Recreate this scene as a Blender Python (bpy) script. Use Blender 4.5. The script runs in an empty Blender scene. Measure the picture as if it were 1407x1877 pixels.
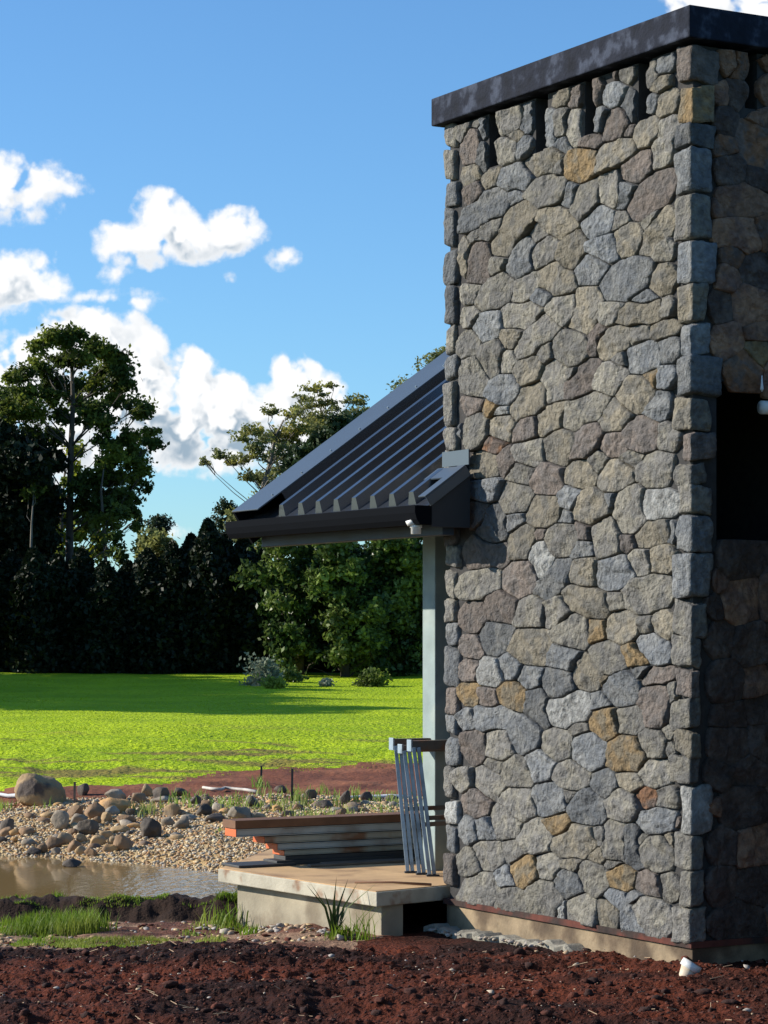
import bpy, math, random
import numpy as np
from mathutils import Vector, Matrix
rnd = random.Random(7)
rng = np.random.default_rng(7)
sc = bpy.context.scene
col = sc.collection

# ------------------------------------------------------------------ camera, sky, sun, exposure
FPX, CX, HY, EYE = 4600.0, 703.5, 1163.0, 1.7      # focal length in photo pixels, principal x, horizon y, eye height
cam_d = bpy.data.cameras.new('camera'); cam = bpy.data.objects.new('camera', cam_d); col.objects.link(cam)
cam.location = (0, 0, EYE); cam.rotation_euler = (math.radians(90), 0, 0)
cam_d.sensor_fit = 'HORIZONTAL'; cam_d.sensor_width = 36; cam_d.lens = FPX / 1407 * 36
cam_d.shift_y = (HY - 938.5) / 1877.0 * 1877.0 / 1407.0
cam_d.clip_end = 6000; cam_d.clip_start = 0.1
sc.camera = cam

SUN_EL, SUN_A = math.radians(25), math.radians(8)   # sun from the left, slightly beyond
S = Vector((-math.cos(SUN_A) * math.cos(SUN_EL), math.sin(SUN_A) * math.cos(SUN_EL), math.sin(SUN_EL)))
sun_d = bpy.data.lights.new('sun', 'SUN'); sun_d.energy = 5.0; sun_d.angle = math.radians(0.5); sun_d.color = (1, .93, .82)
sun = bpy.data.objects.new('sun', sun_d); col.objects.link(sun)
sun.rotation_euler = S.to_track_quat('Z', 'Y').to_euler()
sc.view_settings.view_transform = 'Standard'; sc.view_settings.look = 'None'
sc.view_settings.exposure = 0.45; sc.view_settings.gamma = 1; sc.view_settings.use_curve_mapping = False

world = bpy.data.worlds.new('World'); sc.world = world; world.use_nodes = True
wt = world.node_tree; wt.nodes.clear()
def N(t, typ, **k):
    n = t.nodes.new(typ)
    for a, b in k.items(): setattr(n, a, b)
    return n
def mth(t, op, a, b=None, c=None, clamp=False):
    n = N(t, 'ShaderNodeMath', operation=op, use_clamp=clamp)
    for i, v in enumerate((a, b, c)):
        if v is None: continue
        if isinstance(v, (int, float)): n.inputs[i].default_value = v
        else: t.links.new(v, n.inputs[i])
    return n.outputs[0]
def vmth(t, op, a, b=None):
    n = N(t, 'ShaderNodeVectorMath', operation=op)
    for i, v in enumerate((a, b)):
        if v is None: continue
        if isinstance(v, tuple): n.inputs[i].default_value = v
        else: t.links.new(v, n.inputs[i])
    return n
def maprange(t, v, a, b, c=0., d=1., smooth=True):
    n = N(t, 'ShaderNodeMapRange', interpolation_type='SMOOTHSTEP' if smooth else 'LINEAR')
    t.links.new(v, n.inputs[0])
    for i, x in enumerate((a, b, c, d)): n.inputs[i + 1].default_value = x
    return n.outputs[0]
def mixc(t, f, a, b, blend='MIX'):
    n = N(t, 'ShaderNodeMix', data_type='RGBA', blend_type=blend)
    for sock, v in ((n.inputs[0], f), (n.inputs[6], a), (n.inputs[7], b)):
        if isinstance(v, (int, float)): sock.default_value = v
        elif isinstance(v, tuple): sock.default_value = tuple(v) + ((1,) if len(v) == 3 else ())
        else: t.links.new(v, sock)
    return n.outputs[2]

# clouds: centres (photo px), radii (px), softness weight
CLOUDS = [(20, 345, 95, 62, .8), (110, 352, 60, 26, .45), (20, 520, 95, 62, .85), (90, 530, 40, 34, .6),
          (300, 395, 48, 48, 1), (250, 445, 70, 40, .8), (330, 430, 90, 42, 1), (420, 425, 62, 42, .9), (520, 475, 34, 26, .5), (425, 508, 16, 18, .4),
          (200, 545, 100, 18, .33), (255, 560, 50, 16, .35), (215, 500, 30, 25, .35), (102, 465, 14, 20, .28),
          (60, 680, 90, 66, 1.5), (165, 640, 105, 66, 1.6), (30, 730, 90, 80, 1.5), (245, 655, 62, 60, 1.5), (240, 725, 120, 90, 1.6), (345, 680, 46, 42, 1.2), (330, 770, 100, 88, 1.2),
          (395, 770, 90, 90, 1.5), (420, 810, 80, 60, 1.2), (460, 765, 60, 60, 1.2), (545, 700, 46, 48, 1.2), (500, 770, 60, 60, 1.2), (590, 745, 50, 60, 1.1), (100, 800, 120, 80, 1.2), (350, 830, 40, 30, .6),
          (610, 830, 80, 60, .9), (560, 800, 80, 50, 1.), (1320, 0, 100, 50, .8), (1400, 5, 90, 42, .9), (300, 975, 60, 16, .25), (560, 975, 60, 30, .5)]
g = bpy.data.node_groups.new('cloud_density', 'ShaderNodeTree')
g.interface.new_socket('P', in_out='INPUT', socket_type='NodeSocketVector')
g.interface.new_socket('D', in_out='OUTPUT', socket_type='NodeSocketFloat')
g.interface.new_socket('S', in_out='OUTPUT', socket_type='NodeSocketFloat')
gi, go = N(g, 'NodeGroupInput'), N(g, 'NodeGroupOutput')
P = gi.outputs[0]
wn = N(g, 'ShaderNodeTexNoise'); wn.inputs['Scale'].default_value = 42; wn.inputs['Detail'].default_value = 4; g.links.new(P, wn.inputs['Vector'])
wv = vmth(g, 'SCALE', vmth(g, 'SUBTRACT', wn.outputs['Color'], (.5, .5, .5)).outputs[0]); wv.inputs['Scale'].default_value = .014
PW = vmth(g, 'ADD', P, wv.outputs[0]).outputs[0]
acc = None
for (x, y, rx, ry, wgt) in CLOUDS:
    c = Vector(((x - CX) / FPX, 1, (HY - y) / FPX))
    d = vmth(g, 'SUBTRACT', PW, tuple(c))
    d = vmth(g, 'MULTIPLY', d.outputs[0], (FPX / rx, .0, FPX / ry))
    ln = vmth(g, 'LENGTH', d.outputs[0]).outputs['Value']
    v = mth(g, 'MULTIPLY', mth(g, 'SUBTRACT', 1.32, ln), wgt)
    acc = v if acc is None else mth(g, 'SMOOTH_MAX', acc, v, .15)
n1 = N(g, 'ShaderNodeTexNoise'); n1.inputs['Scale'].default_value = 60; n1.inputs['Detail'].default_value = 9; n1.inputs['Roughness'].default_value = .58; g.links.new(P, n1.inputs['Vector'])
vo = N(g, 'ShaderNodeTexVoronoi', feature='SMOOTH_F1'); vo.inputs['Scale'].default_value = 95; vo.inputs['Smoothness'].default_value = .35; vo.inputs['Detail'].default_value = 2; g.links.new(PW, vo.inputs['Vector'])
puff = mth(g, 'MULTIPLY', mth(g, 'SUBTRACT', .46, vo.outputs['Distance']), mth(g, 'MULTIPLY', mth(g, 'MAXIMUM', acc, .15), .95))
dens = mth(g, 'ADD', mth(g, 'ADD', mth(g, 'MAXIMUM', acc, -.9), puff), mth(g, 'MULTIPLY', mth(g, 'SUBTRACT', n1.outputs['Fac'], .53), 1.0))
g.links.new(dens, go.inputs[0])
n3 = N(g, 'ShaderNodeTexNoise'); n3.inputs['Scale'].default_value = 48; n3.inputs['Detail'].default_value = 3; g.links.new(PW, n3.inputs['Vector'])
g.links.new(mth(g, 'ADD', mth(g, 'ADD', acc, mth(g, 'MULTIPLY', puff, .9)), mth(g, 'MULTIPLY', n3.outputs['Fac'], 1.5)), go.inputs[1])

tc = N(wt, 'ShaderNodeTexCoord')
sep = N(wt, 'ShaderNodeSeparateXYZ'); wt.links.new(tc.outputs['Generated'], sep.inputs[0])
ysafe = mth(wt, 'MAXIMUM', sep.outputs[1], .05)
comb = N(wt, 'ShaderNodeCombineXYZ')
wt.links.new(mth(wt, 'DIVIDE', sep.outputs[0], ysafe), comb.inputs[0]); comb.inputs[1].default_value = 1
wt.links.new(mth(wt, 'DIVIDE', sep.outputs[2], ysafe), comb.inputs[2])
cg = N(wt, 'ShaderNodeGroup'); cg.node_tree = g; wt.links.new(comb.outputs[0], cg.inputs[0])
cg2 = N(wt, 'ShaderNodeGroup'); cg2.node_tree = g
wt.links.new(vmth(wt, 'ADD', comb.outputs[0], (-.005, 0, .0085)).outputs[0], cg2.inputs[0])
front = maprange(wt, sep.outputs[1], .3, .6)
near_view = maprange(wt, vmth(wt, 'DOT_PRODUCT', tc.outputs['Generated'], tuple(Vector((0, 1, .1)).normalized())).outputs['Value'], .93, .97)
# scattered cumulus everywhere else in the sky
on = N(wt, 'ShaderNodeTexNoise'); on.inputs['Scale'].default_value = 5; on.inputs['Detail'].default_value = 8; on.inputs['Roughness'].default_value = .55; wt.links.new(tc.outputs['Generated'], on.inputs['Vector'])
other = mth(wt, 'MULTIPLY', mth(wt, 'SUBTRACT', on.outputs['Fac'], .655), 5)
dmix = N(wt, 'ShaderNodeMix', data_type='FLOAT')
wt.links.new(near_view, dmix.inputs[0]); wt.links.new(other, dmix.inputs[2]); wt.links.new(cg.outputs[0], dmix.inputs[3])
alpha = mth(wt, 'MULTIPLY', maprange(wt, dmix.outputs[0], .0, .30), .97)
shade = maprange(wt, mth(wt, 'SUBTRACT', cg2.outputs[1], cg.outputs[1]), -.20, .30)
soft = mth(wt, 'MULTIPLY', shade, maprange(wt, dmix.outputs[0], .1, .8, .1, 1.))
ccol = mixc(wt, soft, (1.0, 1.0, 1.0), (.34, .44, .54))
sky = N(wt, 'ShaderNodeTexSky', sky_type='NISHITA', sun_disc=False)
sky.sun_elevation = SUN_EL; sky.sun_rotation = math.radians(-90) + SUN_A
sky.altitude = 300; sky.air_density = 1.0; sky.dust_density = .3; sky.ozone_density = 3.5
skyc = mixc(wt, 1.0, sky.outputs[0], (.66, .93, 1.12), 'MULTIPLY')
bg = N(wt, 'ShaderNodeBackground'); bg.inputs['Strength'].default_value = .115; wt.links.new(skyc, bg.inputs['Color'])
bgc = N(wt, 'ShaderNodeBackground'); bgc.inputs['Strength'].default_value = .76; wt.links.new(ccol, bgc.inputs['Color'])
mx = N(wt, 'ShaderNodeMixShader'); wt.links.new(alpha, mx.inputs[0]); wt.links.new(bg.outputs[0], mx.inputs[1]); wt.links.new(bgc.outputs[0], mx.inputs[2])
wo = N(wt, 'ShaderNodeOutputWorld'); wt.links.new(mx.outputs[0], wo.inputs[0])

# ------------------------------------------------------------------ numpy noise
def _h(ix, iy, iz, seed):
    n = (ix * 374761393 + iy * 668265263 + iz * 2147483647 + seed * 1274126177) & 0xffffffff
    n = ((n ^ (n >> 13)) * 1274126177) & 0xffffffff
    n = ((n ^ (n >> 15)) * 2246822519) & 0xffffffff
    return ((n ^ (n >> 16)) & 0xffffff) / float(0xffffff)
def vnoise(x, y, z=None, seed=0):
    x = np.asarray(x, float); y = np.asarray(y, float); z = np.zeros_like(x) if z is None else np.asarray(z, float)
    ix, iy, iz = (np.floor(a).astype(np.int64) for a in (x, y, z))
    fx, fy, fz = x - ix, y - iy, z - iz
    fx, fy, fz = (f * f * (3 - 2 * f) for f in (fx, fy, fz))
    r = 0
    for dx in (0, 1):
        for dy in (0, 1):
            for dz in (0, 1):
                r = r + _h(ix + dx, iy + dy, iz + dz, seed) * (fx if dx else 1 - fx) * (fy if dy else 1 - fy) * (fz if dz else 1 - fz)
    return r * 2 - 1
def fbm(x, y, z=None, octv=4, seed=0, rough=.5):
    a, s, f = 0, 1., 1.
    for o in range(octv):
        a = a + s * vnoise(np.asarray(x) * f, np.asarray(y) * f, None if z is None else np.asarray(z) * f, seed + o * 13)
        s *= rough; f *= 2.03
    return a
def sstep(x, a, b):
    t = np.clip((np.asarray(x, float) - a) / (b - a), 0, 1); return t * t * (3 - 2 * t)

# ------------------------------------------------------------------ object helpers
def mk(name, verts, faces, mat, parent=None, smooth=False, mats=None, fmat=None):
    me = bpy.data.meshes.new(name)
    if isinstance(faces, np.ndarray):
        V = np.asarray(verts, np.float32); k = faces.shape[1]; nf = len(faces)
        me.vertices.add(len(V)); me.vertices.foreach_set('co', V.ravel())
        me.loops.add(nf * k); me.loops.foreach_set('vertex_index', faces.astype(np.int32).ravel())
        me.polygons.add(nf); me.polygons.foreach_set('loop_start', np.arange(0, nf * k, k, dtype=np.int32))
        me.polygons.foreach_set('loop_total', np.full(nf, k, dtype=np.int32)); me.update(calc_edges=True)
    else:
        me.from_pydata([tuple(v) for v in verts], [], faces)
    me.materials.append(mat)
    for m in (mats or []): me.materials.append(m)
    if fmat is not None: me.polygons.foreach_set('material_index', np.asarray(fmat, np.int32))
    if smooth: me.polygons.foreach_set('use_smooth', np.ones(len(me.polygons), bool))
    me.validate(); me.update()
    o = bpy.data.objects.new(name, me); col.objects.link(o)
    if parent is not None:
        o.parent = parent
        o.matrix_parent_inverse = Matrix.Translation(-Vector(parent.location)) if parent.type == 'EMPTY' else Matrix()
    return o
def tag(o, label=None, cat=None, group=None, kind=None):
    if label: o['label'] = label
    if cat: o['category'] = cat
    if group: o['group'] = group
    if kind: o['kind'] = kind
    return o
def thing(name, loc, label, cat, group=None):
    o = bpy.data.objects.new(name, None); col.objects.link(o); o.location = loc; o.empty_display_size = .2
    return tag(o, label, cat, group)
class MB:
    def __init__(s): s.v, s.f = [], []
    def add(s, v, f):
        b = len(s.v); s.v += [tuple(p) for p in v]; s.f += [tuple(i + b for i in q) for q in f]; return s
    def box8(s, p):  # bottom loop 0-3, top loop 4-7
        return s.add(p, [(0, 3, 2, 1), (4, 5, 6, 7), (0, 1, 5, 4), (1, 2, 6, 5), (2, 3, 7, 6), (3, 0, 4, 7)])
    def fbox(s, t0, t1, s0, s1, z0, z1):   # box in the tower frame
        return s.box8([F(t0, s0, z0), F(t0, s1, z0), F(t1, s1, z0), F(t1, s0, z0), F(t0, s0, z1), F(t0, s1, z1), F(t1, s1, z1), F(t1, s0, z1)])
    def beam(s, a, b, w, h, up=(0, 0, 1)):
        a, b = Vector(a), Vector(b); d = (b - a).normalized(); x = d.cross(Vector(up)).normalized(); y = x.cross(d)
        q = []
        for p in (a, b):
            q += [p - x * w / 2 - y * h / 2, p + x * w / 2 - y * h / 2, p + x * w / 2 + y * h / 2, p - x * w / 2 + y * h / 2]
        return s.add(q, [(0, 1, 2, 3), (7, 6, 5, 4), (0, 4, 5, 1), (1, 5, 6, 2), (2, 6, 7, 3), (3, 7, 4, 0)])
    def tube(s, pts, rad, n=6):
        pts = [Vector(p) for p in pts]
        if isinstance(rad, (int, float)): rad = [rad] * len(pts)
        b = len(s.v)
        for i, p in enumerate(pts):
            d = (pts[min(i + 1, len(pts) - 1)] - pts[max(i - 1, 0)]).normalized()
            x = d.cross(Vector((0, 0, 1)) if abs(d.z) < .9 else Vector((0, 1, 0))).normalized(); y = x.cross(d)
            for k in range(n):
                a = 2 * math.pi * k / n
                s.v.append(tuple(p + (x * math.cos(a) + y * math.sin(a)) * rad[i]))
        for i in range(len(pts) - 1):
            for k in range(n):
                s.f.append((b + i * n + k, b + i * n + (k + 1) % n, b + (i + 1) * n + (k + 1) % n, b + (i + 1) * n + k))
        s.f.append(tuple(b + k for k in range(n))[::-1]); s.f.append(tuple(b + (len(pts) - 1) * n + k for k in range(n)))
        return s
    def build(s, name, mat, parent=None, smooth=False, bevel=0):
        o = mk(name, s.v, s.f, mat, parent, smooth)
        if bevel:
            m = o.modifiers.new('bevel', 'BEVEL'); m.width = bevel; m.segments = 2; m.limit_method = 'ANGLE'
        return o

# ------------------------------------------------------------------ materials
def mat(name, base, rough=.8, var=.25, scale=6., bump=.3, bscale=40., bdist=.01, metal=0., col2=None, c2scale=3., c2lo=.5, c2hi=.65, objvar=0., spec=.5, detail=6, transl=0., zstretch=1.):
    m = bpy.data.materials.new(name); m.use_nodes = True; t = m.node_tree; b = t.nodes['Principled BSDF']
    geo = N(t, 'ShaderNodeNewGeometry'); pos = geo.outputs['Position']
    if zstretch != 1:
        pos = vmth(t, 'MULTIPLY', pos, (1, 1, zstretch)).outputs[0]
    n = N(t, 'ShaderNodeTexNoise'); n.inputs['Scale'].default_value = scale; n.inputs['Detail'].default_value = detail; t.links.new(pos, n.inputs['Vector'])
    c = base
    if col2 is not None:
        n2 = N(t, 'ShaderNodeTexNoise'); n2.inputs['Scale'].default_value = c2scale; n2.inputs['Detail'].default_value = 5; t.links.new(pos, n2.inputs['Vector'])
        c = mixc(t, maprange(t, n2.outputs['Fac'], c2lo, c2hi), tuple(base), tuple(col2))
    f = maprange(t, n.outputs['Fac'], .25, .75, 1 - var, 1 + var, False)
    if objvar:
        oi = N(t, 'ShaderNodeObjectInfo'); f = mth(t, 'MULTIPLY', f, maprange(t, oi.outputs['Random'], 0, 1, 1 - objvar, 1 + objvar, False))
    hs = N(t, 'ShaderNodeHueSaturation')
    if isinstance(c, tuple): hs.inputs['Color'].default_value = c + (1,)
    else: t.links.new(c, hs.inputs['Color'])
    t.links.new(f, hs.inputs['Value']); t.links.new(hs.outputs[0], b.inputs['Base Color'])
    b.inputs['Roughness'].default_value = rough; b.inputs['Metallic'].default_value = metal; b.inputs['Specular IOR Level'].default_value = spec
    if bump:
        nb = N(t, 'ShaderNodeTexNoise'); nb.inputs['Scale'].default_value = bscale; nb.inputs['Detail'].default_value = 8; nb.inputs['Roughness'].default_value = .6; t.links.new(pos, nb.inputs['Vector'])
        bm = N(t, 'ShaderNodeBump'); bm.inputs['Strength'].default_value = bump; bm.inputs['Distance'].default_value = bdist
        t.links.new(nb.outputs['Fac'], bm.inputs['Height']); t.links.new(bm.outputs[0], b.inputs['Normal'])
    if transl:
        tr = N(t, 'ShaderNodeBsdfTranslucent'); t.links.new(hs.outputs[0], tr.inputs['Color'])
        ms = N(t, 'ShaderNodeMixShader'); ms.inputs[0].default_value = transl
        t.links.new(b.outputs[0], ms.inputs[1]); t.links.new(tr.outputs[0], ms.inputs[2]); t.links.new(ms.outputs[0], t.nodes['Material Output'].inputs['Surface'])
    return m
def stone_mat(name, base, c2, objvar=.22):
    m = mat(name, base, .88, .42, 30, 1., 36, .034, col2=c2, c2scale=9, c2lo=.44, c2hi=.60, objvar=objvar, detail=9)
    return m
M = {}
M['g'] = stone_mat('grey_stone', (.145, .138, .125), (.20, .185, .15))
M['b'] = stone_mat('blue_grey_stone', (.13, .138, .146), (.18, .183, .18))
M['t'] = stone_mat('tan_stone', (.195, .17, .125), (.14, .13, .11))
M['o'] = stone_mat('ochre_stone', (.22, .15, .07), (.16, .13, .085))
M['d'] = stone_mat('dark_stone', (.085, .09, .095), (.13, .13, .125))
M['w'] = stone_mat('pale_stone', (.30, .30, .285), (.22, .22, .21))
M['r'] = stone_mat('rust_stone', (.20, .10, .05), (.13, .095, .075))
M['k'] = stone_mat('shade_darkened_stone', (.065, .045, .036), (.10, .075, .06))  # right face only: brown with that side's shade darkened into the colour
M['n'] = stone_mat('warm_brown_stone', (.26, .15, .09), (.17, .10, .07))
M['p'] = stone_mat('brown_stone', (.145, .118, .10), (.115, .10, .09))
MORT = mat('mortar', (.035, .033, .032), .95, .3, 20, .6, 60)
COPE = mat('coping', (.010, .013, .024), .8, .55, 9, .7, 14, .02, spec=.15, col2=(.035, .042, .062), c2scale=9, zstretch=1)
CONC = mat('concrete', (.42, .38, .29), .9, .28, 6, .45, 45, .008, col2=(.24, .13, .07), c2scale=5.5, c2lo=.55, c2hi=.70)
CONC_TOP = mat('stained_concrete', (.55, .35, .17), .85, .15, 5, .3, 50, .005, col2=(.34, .20, .10), c2scale=3.5, c2lo=.5, c2hi=.7)
FOOT = mat('footing_concrete', (.27, .20, .12), .9, .35, 6, .5, 40, .012, col2=(.09, .06, .035), c2scale=3.2, c2lo=.42, c2hi=.62)
POST = mat('post_concrete', (.25, .31, .30), .85, .16, 7, .3, 60, .005, col2=(.30, .35, .32), c2scale=3)
REDM = mat('red_membrane', (.11, .03, .018), .95, .5, 9, .6, 30, .01, col2=(.035, .02, .015), c2scale=5, c2lo=.42, c2hi=.58)
ROOF = mat('roof_steel', (.026, .029, .034), .24, .1, 2, 0, metal=.0, spec=.5)
ROOF.node_tree.nodes['Principled BSDF'].inputs['IOR'].default_value = 2.1
FLASH = mat('flashing_steel', (.065, .08, .095), .34, .08, 2, 0, metal=.0, spec=.6)
GUTT = mat('gutter_steel', (.005, .006, .008), .9, .05, 2, 0, spec=.04)
BEAM = mat('beam_steel', (.035, .05, .075), .6, .12, 3, .05, 30, col2=(.035, .042, .055), c2scale=2.5)
SOFF = mat('soffit_board', (.03, .03, .032), .8, .1, 3, 0)
PVC = mat('white_plastic', (.75, .74, .70), .45, .06, 5, 0)
GALV = mat('galvanised_steel', (.30, .37, .42), .45, .22, 12, .1, 80, .002, metal=.3, col2=(.20, .24, .27), c2scale=9)
RUSTY = mat('worn_rail_steel', (.13, .115, .095), .6, .4, 8, .2, 60, .003, col2=(.20, .09, .04), c2scale=7)
FORM = mat('formwork_aluminium', (.36, .38, .36), .6, .22, 5, .15, 50, .003, col2=(.24, .22, .19), c2scale=4, c2lo=.5, c2hi=.7)
FORMR = mat('muddy_formwork', (.34, .32, .25), .7, .3, 5, .2, 50, .003, col2=(.22, .10, .045), c2scale=3.2, c2lo=.52, c2hi=.66)
ORNG = mat('orange_paint', (.58, .12, .025), .6, .15, 8, 0)
WOODB = mat('brown_board', (.16, .075, .035), .8, .3, 7, .3, 60, .004)
WOODD = mat('black_sheet', (.035, .034, .034), .6, .3, 5, .2, 50, .003)
WOODL = mat('weathered_plank', (.13, .10, .075), .8, .35, 9, .3, 60, .004)
BARK = mat('tree_bark', (.085, .07, .055), .95, .4, 4, .5, 12, .03)
BARKP = mat('pale_bark', (.17, .15, .12), .9, .35, 3, .4, 10, .02)
CLOTH = mat('white_cloth', (.72, .72, .70), .8, .1, 5, .3, 20)
LF = {}
def leafm(name, c, var=.4, transl=.3, c2=None, rough=.55):
    LF[name] = mat(name, c, rough, var, 1.2, 0, col2=c2, c2scale=.9, c2lo=.45, c2hi=.6, transl=transl, spec=.22)
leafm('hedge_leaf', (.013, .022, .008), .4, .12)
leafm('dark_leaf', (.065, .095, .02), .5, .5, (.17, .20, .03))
leafm('camellia_leaf', (.04, .075, .02), .6, .3, (.16, .22, .05), .35)
leafm('gum_leaf', (.20, .22, .08), .4, .5, (.30, .28, .06))
leafm('bright_leaf', (.26, .28, .02), .35, .45, (.11, .15, .03))
leafm('pine_leaf', (.04, .065, .022), .4, .2)
leafm('grey_leaf', (.22, .26, .18), .3, .3)
leafm('grass_blade', (.15, .24, .02), .4, .45, (.25, .29, .05))
leafm('lawn_blade', (.35, .46, .010), .25, .35, (.42, .52, .015))
leafm('reed_blade', (.24, .34, .06), .35, .4, (.32, .36, .10))

# ------------------------------------------------------------------ terrain
def shore(x): return np.where(x < -1.4, 21.7 - (x + 1.4) * .85, 21.7 - (x + 1.4) * .5)
ZW = -.35
def H(x, y, fine=True):
    x = np.asarray(x, float); y = np.asarray(y, float)
    xw = x + .25 * vnoise(y * .7, x * .7, seed=5)
    left = np.interp(y, [0, 13.1, 13.9, 14.6, 16.4, 17.35, 17.62, 17.95, 18.3, 19.2, 20.5, 21.5],
                     [.0, .0, -.03, -.13, -.20, -.29, -.18, -.19, -.34, -.50, -.62, -.62])
    right = np.interp(y, [0, 13.2, 14.5, 16, 21.5], [.0, .0, -.08, -.10, -.12])
    w = sstep(xw, -.25, -1.0)
    w = np.where(y > 17, sstep(xw, 2.5, .5), w)
    z = right * (1 - w) + left * w
    ys = shore(x) + .25 * fbm(x * 1.3, y * .2, octv=2, seed=9)
    up = ZW + np.clip(y - ys, -3, 6) * .085 + sstep(y - ys, 0, .5) * .03
    up = np.minimum(up, -.02 + .02 * (y - 26))
    bed = sstep(y, 19.5, 20.6)
    z = z * (1 - bed) + np.maximum(up, -.62) * bed
    lawn = .05 + (y - 28) * .0212 + .05 * fbm(x * .25, y * .16, octv=3, seed=3) * sstep(y, 28, 34)
    k = sstep(y, 26, 29)
    z = z * (1 - k) + lawn * k
    z = np.where(y > 66, np.minimum(z, .86 + (y - 66) * .004), z)
    if fine:
        soil = 1 - sstep(y + .25 * vnoise(x * 2, y * 2, seed=8), 13.9, 14.5)
        rr = fbm(x * 5, y * 5, octv=5, seed=1, rough=.62)
        cl = np.abs(fbm(x * 14, y * 12, octv=3, seed=21)) 
        z = z + soil * .035 * fbm(x * 1.1 + y * .3, y * 1.6, octv=3, seed=45)
        z = z + soil * (.017 * rr + .014 * cl - .004) * np.where(x > .2, 1, 1.1)
        z = z + (1 - soil) * sstep(y, 21, 20) * .016 * fbm(x * 6, y * 6, octv=4, seed=2)
        bank = sstep(y, 17.2, 17.5) * (1 - sstep(y, 18.2, 18.6))
        z = z + bank * (.035 * fbm(x * 3, y * 3, octv=3, seed=31) + .02 * fbm(x * 14, y * 8, octv=2, seed=33))
        z = z + sstep(y, 22, 24) * (1 - sstep(y, 30, 40)) * .02 * fbm(x * 3, y * 2, octv=4, seed=12)
        z = z + sstep(y, 28, 30) * (1 - sstep(y, 34, 42)) * .035 * fbm(x * 1.1, y * 1.6, octv=4, seed=14)
    return z
def ground_z(x, y): return float(H(np.array([x]), np.array([y]))[0])
def hit(px, py, lo=9., hi=64.):
    a = (px - CX) / FPX; ys = np.linspace(lo, hi, 2600)
    g_ = H(a * ys, ys, False); ray = EYE - (py - HY) / FPX * ys
    ix = np.where(g_ >= ray)[0]
    y = ys[ix[0]] if len(ix) else hi
    return Vector((a * y, y, float(H(np.array([a * y]), np.array([y]))[0])))

ya = 8.3 + np.cumsum(np.concatenate([[0], np.full(250, .026)]))           # fine rows over the soil
rows = list(ya); 
while rows[-1] < 120: rows.append(rows[-1] + max(.03, rows[-1] ** 2 / (2511 * 1.75) * .9))
rows = np.array(rows)
aa = np.concatenate([np.linspace(-.42, -.19, 60)[:-1], np.linspace(-.19, .19, 520), np.linspace(.19, .42, 60)[1:]])
Y, A = np.meshgrid(rows, aa, indexing='ij'); X = A * Y
Z = H(X, Y)
nr, nc = Z.shape
idx = np.arange(nr * nc).reshape(nr, nc)
quads = np.stack([idx[:-1, :-1], idx[:-1, 1:], idx[1:, 1:], idx[1:, :-1]], -1).reshape(-1, 4)
xc = (X[:-1, :-1] + X[1:, 1:]).ravel() / 2; yc = (Y[:-1, :-1] + Y[1:, 1:]).ravel() / 2
VX = np.stack([X.ravel(), Y.ravel(), Z.ravel()], -1)
def ground_mat(name, stops, rough=.95, bump=.6, bscale=60, bdist=.02, spec=.2):
    """albedo comes from the colour attribute (kind of ground), fine grain from noise"""
    m = bpy.data.materials.new(name); m.use_nodes = True; t = m.node_tree; b = t.nodes['Principled BSDF']
    at = N(t, 'ShaderNodeVertexColor', layer_name='albedo')
    geo = N(t, 'ShaderNodeNewGeometry')
    n = N(t, 'ShaderNodeTexNoise'); n.inputs['Scale'].default_value = stops[0]; n.inputs['Detail'].default_value = 8; n.inputs['Roughness'].default_value = .65; t.links.new(geo.outputs['Position'], n.inputs['Vector'])
    hs = N(t, 'ShaderNodeHueSaturation'); t.links.new(at.outputs['Color'], hs.inputs['Color'])
    t.links.new(maprange(t, n.outputs['Fac'], .3, .7, 1 - stops[1], 1 + stops[1], False), hs.inputs['Value'])
    t.links.new(hs.outputs[0], b.inputs['Base Color'])
    b.inputs['Roughness'].default_value = rough; b.inputs['Specular IOR Level'].default_value = spec
    nb = N(t, 'ShaderNodeTexNoise'); nb.inputs['Scale'].default_value = bscale; nb.inputs['Detail'].default_value = 8; t.links.new(geo.outputs['Position'], nb.inputs['Vector'])
    bm = N(t, 'ShaderNodeBump'); bm.inputs['Strength'].default_value = bump; bm.inputs['Distance'].default_value = bdist
    t.links.new(nb.outputs['Fac'], bm.inputs['Height']); t.links.new(bm.outputs[0], b.inputs['Normal'])
    return m
def lawn_edge(x): return 27.75 + .4 * fbm(x * .5, x * 0, octv=3, seed=40) + 2.6 * np.exp(-((x - .1) / 1.5) ** 2) + 1.3 * np.exp(-((x + 1.7) / .5) ** 2)
le = lawn_edge(xc) + .35 * fbm(xc * 1.2, yc * 2, octv=3, seed=41)
zone = np.zeros(len(quads), int)                      # 0 soil, 1 path, 2 gravel bank, 3 red earth, 4 lawn
e1 = 13.95 + .25 * fbm(xc * 2, yc * 2, octv=3, seed=51)
zone[(yc > e1) & (xc < -.12 + .25 * fbm(xc * 3, yc * 4, octv=3, seed=52))] = 1
zone[yc > 20.3] = 2
zone[yc > 26.0 + .3 * fbm(xc * 1.5, yc, octv=3, seed=42)] = 3
zone[yc > le] = 4
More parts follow.
